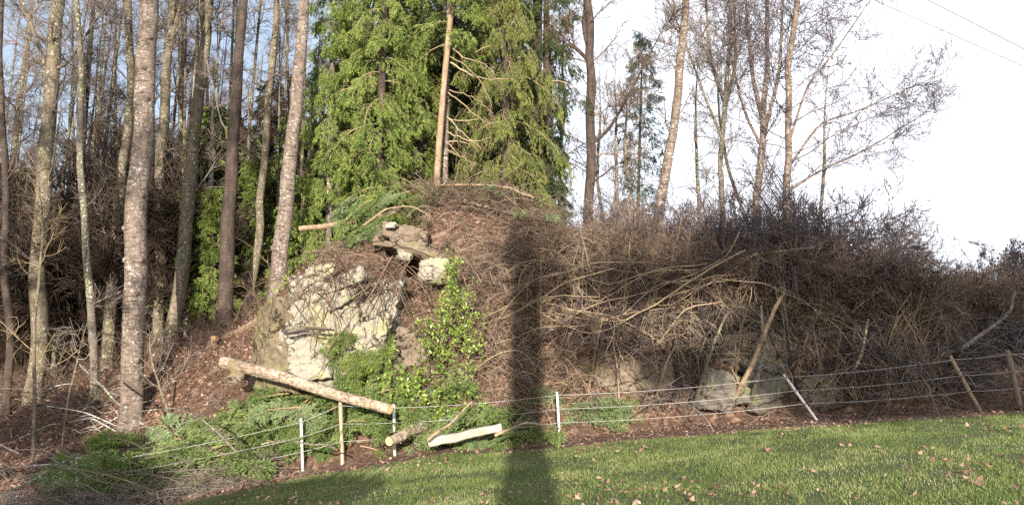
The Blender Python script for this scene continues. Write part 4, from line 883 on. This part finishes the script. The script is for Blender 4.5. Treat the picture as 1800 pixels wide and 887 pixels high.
def box_np(c, s, R=None):
    V = np.array([[x, y, z] for x in (-.5, .5) for y in (-.5, .5) for z in (-.5, .5)]) * s
    if R is not None: V = V @ R.T
    return V + c, [[0, 1, 3, 2], [4, 6, 7, 5], [0, 4, 5, 1], [2, 3, 7, 6], [0, 2, 6, 4], [1, 5, 7, 3]]
def beam(name, label, cat, A0, B0, w, h, mat, group=None):
    A0, B0 = np.asarray(A0, float), np.asarray(B0, float); t = nrm(B0 - A0); L = np.linalg.norm(B0 - A0); u = nrm(np.cross(t, [0, 0, 1])); v = np.cross(u, t)
    K, m = 30, 5; V = []; prof = [(a, -1) for a in np.linspace(-1, 1, m)] + [(1, b) for b in np.linspace(-1, 1, m)[1:]] + [(a, 1) for a in np.linspace(1, -1, m)[1:]] + [(-1, b) for b in np.linspace(1, -1, m)[1:-1]]
    prof = np.array(prof); prof = prof / (np.abs(prof) ** 6).sum(1, keepdims=True) ** (1 / 6)
    mb = MB(); n = len(prof); pts = A0 + t * (np.linspace(0, L, K))[:, None]
    V = pts[:, None] + prof[None, :, :1] * u * w / 2 + prof[None, :, 1:] * v * h / 2
    V = V + (fbm(V * 5, 4, 9) * .035)[..., None] * v
    V = V.reshape(-1, 3); F = [[k * n + q, k * n + (q + 1) % n, (k + 1) * n + (q + 1) % n, (k + 1) * n + q] for k in range(K - 1) for q in range(n)]
    V = np.concatenate([V, [A0, B0]]); T3 = [[K * n, (q + 1) % n, q] for q in range(n)] + [[K * n + 1, (K - 1) * n + q, (K - 1) * n + (q + 1) % n] for q in range(n)]
    mb.add(V, F, T3); return tag(mb.build(name, M[mat], loc=A0, smooth=False), label, cat, group)
beam("timber_beam", "long pale weathered beam lying at the foot of the mound", "beam", at(752, 778, 15.5), at(880, 750, 15.9), .2, .16, 'slab')

# ------------------------------------------------------------------ cut conifer boughs
def bough_proto(mat, L=1.5, seed=0):
    root = empty("cut_bough", (0, 0, 0), "cut green conifer bough in the heap below the bank", "bough", "cut conifer boughs heaped below the bank")
    P1 = grow(np.zeros((1, 3)), np.array([[1, 0, .18]]), L, 9, .06, (0, 0, -.05)); R1 = np.linspace(.021, .005, 10)[None]
    tw, lf = MB(), MB(); tw.tubes(P1, R1, 5)
    P2, R2 = spawn(P1, R1, 36, .08, 1, .8, .62, 5, .035, (0, 0, -.05), rr=.4, rmin=.005, flat=.94); tw.tubes(P2, R2, 3)
    P3, R3 = spawn(P2, R2, 8, .08, 1, .65, .24, 3, .04, (0, 0, -.03), rr=.6, rmin=.003, flat=.8)
    needles(lf, P2, 30, .06, .011, ang=.5); needles(lf, P3, 22, .055, .011, ang=.5); needles(lf, P1, 40, .055, .012, ang=.6)
    tw.build("stem", M['twig_y'], root); lf.build("needles", M[mat], root, smooth=False); return root
bps = [bough_proto('fir'), bough_proto('fir', 1.2), bough_proto('spruce', 1.5), bough_proto('firp', 1.3)]
first = set()
def put_bough(k, p, rz, tilt, sc, label=None, group=None):
    if k in first: return dup(bps[k], tuple(p), rz, sc, tilt, label, group)
    first.add(k); r = bps[k]; r.location = tuple(p); r.rotation_euler = (tilt[0], tilt[1], rz); r.scale = (sc,) * 3
    return r
heap_px = [(250, 800), (300, 690), (360, 700), (440, 700), (520, 700), (590, 720), (640, 740), (620, 800), (560, 800), (480, 800), (400, 800), (330, 850), (230, 850), (290, 760), (700, 745)]
cnt = 0
while cnt < 193:
    px = 185 + 545 * rng.random(); y0 = 14.6; x = (px - 900) / F_PX * 15.6; y0 = float(edge_y(x)) + 1.05; y1 = 17.2 if px > 330 else 17.6
    f = rng.random() ** .75; y = y0 + (y1 - y0) * f; x = (px - 900) / F_PX * y; y = max(y, float(edge_y(x)) + .95)
    hh = np.interp(px, [185, 260, 330, 450, 560, 640, 730], [.05, .2, .3, .35, .4, .5, .4]) * min(1, 1.7 * f)
    p = np.array([x, y, float(H(x, y)) + .06 + hh - .25 * rng.random() ** 2])
    if 370 < px < 700:
        ln = 636 + (px - 392) * 83 / 294 + 20; p[2] = min(p[2], at(px, ln, y)[2])
        if p[2] < float(H(x, y)) - .15: continue
    k = rng.choice([0, 1, 2, 3], p=[.46, .32, .16, .06]); p[2] += .22 * rng.random(); put_bough(int(k), p, -.5 + rng.random() * 4.1, (rng.normal() * .5, rng.normal() * .4 + .22), .6 + .42 * rng.random()); cnt += 1
g2 = "cut boughs along the foot of the mound"
for i in range(42):
    px = 690 + 240 * rng.random(); f = rng.random(); x = (px - 900) / F_PX * 16.3; y = float(edge_y(x)) + .6 + (17.1 - float(edge_y(x)) - .6) * f; x = (px - 900) / F_PX * y; p = np.array([x, y, float(H(x, y)) + .05 + .45 * f])
    put_bough(int(rng.choice([0, 1, 2, 3], p=[.3, .25, .2, .25])), p, rng.random() * 6.3, (rng.normal() * .3, rng.normal() * .25 + .1), .55 + .3 * rng.random(), "cut green conifer bough at the foot of the mound", g2)
for px, py, rz, ky in [(880, 700, 2.6, 3), (895, 725, 3.4, 3), (910, 705, .1, 3), (960, 720, 2.9, 3), (1000, 725, -.1, 3), (1030, 722, .05, 3), (1050, 735, -.2, 0), (1010, 740, .2, 3), (1070, 725, 0, 0), (1090, 728, .3, 2), (870, 728, 3.4, 3), (900, 738, 3.0, 3), (930, 715, 2.8, 0), (975, 732, .2, 3), (1020, 728, -.4, 3), (1045, 722, .4, 0), (990, 715, .5, 3), (1025, 712, .1, 3), (1060, 735, 3.2, 3), (915, 748, 2.6, 0), (945, 735, 3.5, 0), (885, 712, .6, 3)]:
    p = G(px, py + 12, 12, 22); p[2] += .36; put_bough(ky, p, rz, (rng.normal() * .5, .35), .72, "pale green cut fir bough hanging low beside the shadowed white post", "pale cut fir boughs around the shadowed post")
for i in range(22):     # spruce boughs hanging over the rock's right side
    px = 595 + 100 * rng.random(); py = 572 + 72 * rng.random(); p = at(px, py, 17.25 + .25 * rng.random()); put_bough(int(rng.choice([0, 2])), p, -1.57 + rng.normal() * .7, (rng.normal() * .3, .55 + rng.normal() * .2), .4 + .25 * rng.random(), "fresh green bough hanging over the right side of the pale rock", "green boughs hanging over the pale rock")
for i in range(11):
    px = 630 + 100 * rng.random(); py = 335 + 70 * rng.random(); p = at(px, py, 19.2 + .4 * rng.random()); put_bough(int(rng.choice([0, 3])), p, 3.4 + rng.normal() * .6, (rng.normal() * .3, .5), .55 + .25 * rng.random(), "felled green bough lying at the upper left of the mound", "felled boughs at the upper left of the mound")
for i in range(8):
    px = 775 + 190 * rng.random(); py = 318 + 20 * rng.random() + (px > 900) * 40; p = at(px, py, 20.3); put_bough(int(rng.choice([0, 3])), p, rng.random() * 6.3, (rng.normal() * .3, .3), .5 + .2 * rng.random(), "felled green bough lying along the crest of the mound", "felled boughs on the crest of the mound")

# ------------------------------------------------------------------ broad leaved evergreen shrub
def broad_leaf(label, cl, Y0, n_leaf, name="evergreen_shrub", ls=.11, base=None, mat='laurel'):
    base = gl(*base); root = empty(name, tuple(base), label, "shrub")
    st, lf = MB(), MB()
    for (px, py, rx, ry, w) in cl:
        c = at(px, py, Y0); n = int(n_leaf * w); s = np.array([rx * 1.25, 26, ry * 1.1]) / F_PX * Y0
        e = c + rng.normal(size=(max(6, n // 14), 3)) * s * .5; m = len(e)
        b_ = e + np.stack([rng.normal(size=m) * .1, .15 + .1 * rng.random(m), -.3 - .25 * rng.random(m)], -1)
        P = grow(b_, nrm(e - b_), .42, 5, .12, (0, -.05, -.03)); st.tubes(P, np.linspace(.008, .003, 6)[None].repeat(m, 0), 3)
        i = rng.integers(0, m, n); t = .2 + .8 * rng.random(n); p, d, _ = samp(P, np.ones(P.shape[:2]), i, t)
        q = nrm(rng.normal(size=(n, 3)) + [0, -.5, -.1]); D = nrm(d * .4 + q); W = nrm(np.cross(D, nrm(rng.normal(size=(n, 3)) * .5 + [0, -.7, .7])))
        L = ls * (.4 + .9 * rng.random(n)); lf.leaves(p, D, W, L, L * .48, fold=.12)
    K = path_pts([base] + [at(c[0], c[1], Y0 + .2) for c in cl[:3]], 20); st.tubes(K[None], np.linspace(.03, .01, 20)[None], 6)
    st.build("stems", M['twig_b'], root); lf.build("leaves", M[mat], root, smooth=False); return root
broad_leaf("bright green broad leaved shrub climbing the middle of the mound", [(795, 640, 28, 30, 1), (770, 600, 40, 24, 1), (800, 560, 32, 24, 1), (790, 520, 22, 25, .6), (793, 470, 12, 25, .5), (795, 440, 8, 14, .25), (835, 520, 14, 30, .35), (760, 560, 28, 26, .6), (825, 590, 24, 24, .6), (800, 500, 14, 20, .4)], 17.0, 560, base=(800, 690), ls=.08)
broad_leaf("loose broad leaved plant behind the end of the felled log", [(700, 690, 28, 30, 1), (730, 660, 20, 40, .8), (760, 700, 40, 22, 1), (700, 640, 14, 25, .5), (780, 680, 30, 20, .5), (820, 700, 20, 14, .4)], 16.6, 420, base=(720, 720), ls=.095)
broad_leaf("small leafy sprig beside the foot of the reddish trunk", [(508, 480, 10, 14, 1), (505, 500, 8, 10, .4)], 19.2, 120, base=(505, 522))

# ------------------------------------------------------------------ fence
fence = empty("wire_fence", tuple(G(983, 773, 10, 25)), "low rope fence on thin white and wooden posts along the foot of the bank", "fence")
posts = [((120, 900), (110, 830), .0, 'skip')]
PF = []
defs = [(137, 893, 133, 812, .028, 'post_w', 4, None), (532, 826, 529, 735, .03, 'post_w', 4, None), (602, 815, 598, 704, .045, 'post_b', 4, "split wooden fence post carrying no paint"),
        (694, 800, 692, 710, .03, 'post_w', 4, None), (984, 773, 979, 688, .03, 'post_w', 4, None), (1436, 738, 1377, 657, .028, 'post_w', 4, "white post leaning far to the left"),
        (1723, 722, 1670, 625, .04, 'post_b', 4, "pale wooden post leaning to the left"), (1794, 720, 1770, 615, .055, 'post_d', 10, "dark round wooden post near the right edge")]
for bx, by, tx, ty, w, mt, sd, lb in defs:
    b0 = G(bx, by, 8, 30); tp = at(tx, ty, b0[1] + .02)
    t = nrm(tp - b0); b1 = b0 - t * .15; K = 12; P = b1 + (tp - b1) * np.linspace(0, 1, K)[:, None]; R = np.full(K, w); R[-1] *= .8
    mb = MB(); mb.tubes(P[None], R[None], sd); V = mb.V[0]; 
    if mt != 'post_w': mb.V[0] = V + .006 * np.stack([vnoise(V * 14, 1), vnoise(V * 14, 2), vnoise(V * 3, 3)], -1)
    c = tp + t * .004; ring = V[-sd:]; mb.add(np.concatenate([[c], ring]), None, [[0, 1 + k, 1 + (k + 1) % sd] for k in range(sd)])
    o = mb.build("post", M[mt], fence, smooth=sd > 4)
    if lb: o['label'] = lb
    for f in (.36, .64, .93):
        p = b0 + (tp - b0) * f - [0, .035, 0]; mi = MB(); mi.tubes(np.stack([p + [0, .02, -.02], p + [0, -.012, 0], p + [0, .02, .02]])[None], np.array([[.006, .014, .006]]), 6)
        q = mi.build("insulator", M['post_d'], loc=np.array(fence.location)); q.location = (0, 0, 0); q.parent = o
    PF.append((b0, tp))
first_p = G(-60, 915, 8, 30) if False else PF[0][0] + np.array([-4.2, -.3, -.75])
PF = [(first_p, first_p + [0, 0, .95])] + PF; e = PF[-1]; PF.append((e[0] + [3.5, .1, .25], e[1] + [3.5, .1, .25]))
for f in (.36, .64, .93):
    mb = MB()
    for (a0, a1), (c0, c1) in zip(PF[:-1], PF[1:]):
        A0 = a0 + (a1 - a0) * f - [0, .035, 0]; B0 = c0 + (c1 - c0) * f - [0, .035, 0]; t = np.linspace(0, 1, 14)[:, None]
        P = A0 + (B0 - A0) * t; P[:, 2] -= (4 * t * (1 - t))[:, 0] * .012 * np.linalg.norm(B0 - A0); mb.tubes(P[None], np.full((1, 14), .0048), 5)
    mb.build("wire", M['wire'], fence)

# ------------------------------------------------------------------ power lines
for (x0, y0, x1, y1, w, lb) in [(1630, 0, 1800, 86, .034, "highest overhead cable in the upper right corner"), (1536, 0, 1800, 117, .028, "middle overhead cable crossing the upper right sky"), (1500, 60, 1800, 170, .014, "faintest and lowest overhead cable in the upper right")]:
    Yl = 60; A0 = at(x0, y0, Yl); B0 = at(x1, y1, Yl); d = B0 - A0; P = np.array([A0 - d * 3 * (1 if y0 == 0 else .0) + d * s for s in np.linspace(0, 5, 40)]); P[:, 2] += .0
    mb = MB(); mb.tubes(P[None], np.full((1, 40), w), 5); tag(mb.build("power_line", M['line']), lb, "cable")

# ------------------------------------------------------------------ trees behind the viewer, whose shade falls into the picture
def shade_tree(label, x, y, h0, r, clumps, n=9000, mat='spruce_d', seed=1, ls=.3):
    g = float(lawn_h(x, y)); root = empty("evergreen_tree", (x, y, g), label, "tree", "trees standing behind the viewer")
    top = max([c[2] for c in clumps] + [h0]); P = path_pts([(x, y, g - .2), (x, y, h0), (x, y, top)], 30); R = np.interp(P[:, 2], [g, h0, top + .1], [r * 1.05, r * .95, r * .5]); mb = MB(); add_trunk(mb, P, R, 16)
    for c in clumps:
        Q = path_pts([(x, y, c[2] - .3), ((x + c[0]) / 2, (y + c[1]) / 2, c[2] - .2), c[:3]], 12); mb.tubes(Q[None], np.linspace(.1, .03, 12)[None], 6)
    mb.build("trunk", M['beech'], root); lf = MB()
    if clumps:
        for c in clumps:
            m = int(n * c[3] / sum(q[3] for q in clumps)); v = nrm(rng.normal(size=(m, 3))) * (rng.random(m) ** .4)[:, None] * np.array([c[4], c[4], c[5]]); D = nrm(rng.normal(size=(m, 3)))
            lf.leaves(np.array(c[:3]) + v, D, nrm(np.cross(D, rng.normal(size=(m, 3)))), ls, ls * .5)
        lf.build("crown", M[mat], root, smooth=False)
    return root
shade_tree("tall bare trunk standing right behind the viewer", -.2, -12.0, 10.2, .37, [(-.2, -12, 11.2, 1, .9, 1.0), (.3, -12, 10.3, 1, .7, .6)], 420)
def caster(px, py, Yd, back):        # the point behind the viewer whose shade falls on a place of the photograph
    p = at(px, py, Yd); return (p[0] - (p[1] + back) * tan(-SUN_AZ), -back, p[2] + (p[1] + back) * tan(SUN_EL))
def cl(px, py, Yd, back, n, rx, rz): return (*caster(px, py, Yd, back), n, rx, rz)
shade_tree("evergreen tree behind the viewer on the right", 13.5, -14.5, 6, .25, [cl(1130, 500, 18.5, 15, .5, 1.6, .6), cl(1290, 460, 19.5, 14, 1.0, 1.7, 1.1), cl(1350, 400, 20, 15, .6, 1.7, 1.0), cl(1340, 600, 17.8, 15, .5, 1.1, .9), cl(1050, 600, 17.5, 14, .2, 1.2, .7), cl(1200, 640, 17.5, 14, .35, 1.0, .5)], 3600)
shade_tree("broad evergreen tree behind the viewer at the far right", 16.5, -15.5, 6, .25, [cl(1450, 520, 18.5, 15, 1.6, 1.7, 1.2), cl(1600, 520, 18.5, 14, 1.6, 1.7, 1.2), cl(1750, 560, 18.5, 15, 1.6, 1.8, 1.2), cl(1460, 390, 20, 15, .8, 1.6, 1.0), cl(1620, 640, 17.5, 15, 1.4, 2.0, .7), cl(1420, 660, 17.5, 15, 1.0, 1.3, .6), cl(1790, 690, 16.5, 15, 1.0, 1.4, .5), cl(1560, 715, 16.3, 15, .6, 1.8, .28), cl(1780, 430, 20, 15, 1, 1.5, .8), cl(1900, 560, 18.5, 15, 1, 1.5, 1.5)], 11000)
shade_tree("unseen tree behind the viewer on the left, loose crown added for dappled shade", -17, -13, 6, .2, [cl(90, 480, 21, 13, 1, 1.6, 1.3), cl(300, 350, 21, 13, 1.3, 1.7, 1.5), cl(230, 120, 21, 13, 1, 2.0, 1.3), cl(440, 200, 21, 13, 1, 1.4, 1.4), cl(100, 230, 21, 13, 1, 1.4, 1.0), cl(330, 560, 20, 13, .6, 1.4, .5)], 900, ls=.42)  # unseen caster, added to dapple the left trunks with shade
shade_tree("low evergreen tree behind the viewer on the left", -14.5, -10, 3.0, .2, [cl(0, 790, 15, 10, 1.0, 1.5, .6), cl(70, 780, 15.5, 10, .8, 1.1, .5), cl(90, 860, 14, 10, 1, 1.6, .6), cl(-60, 700, 17, 10, 1.0, 1.5, .9), cl(430, 880, 12.5, 10, .7, 1.4, .16), cl(560, 868, 13.3, 10, .5, 1.2, .10)], 8000)
print("tris", sum(len(m.polygons) for m in bpy.data.meshes))
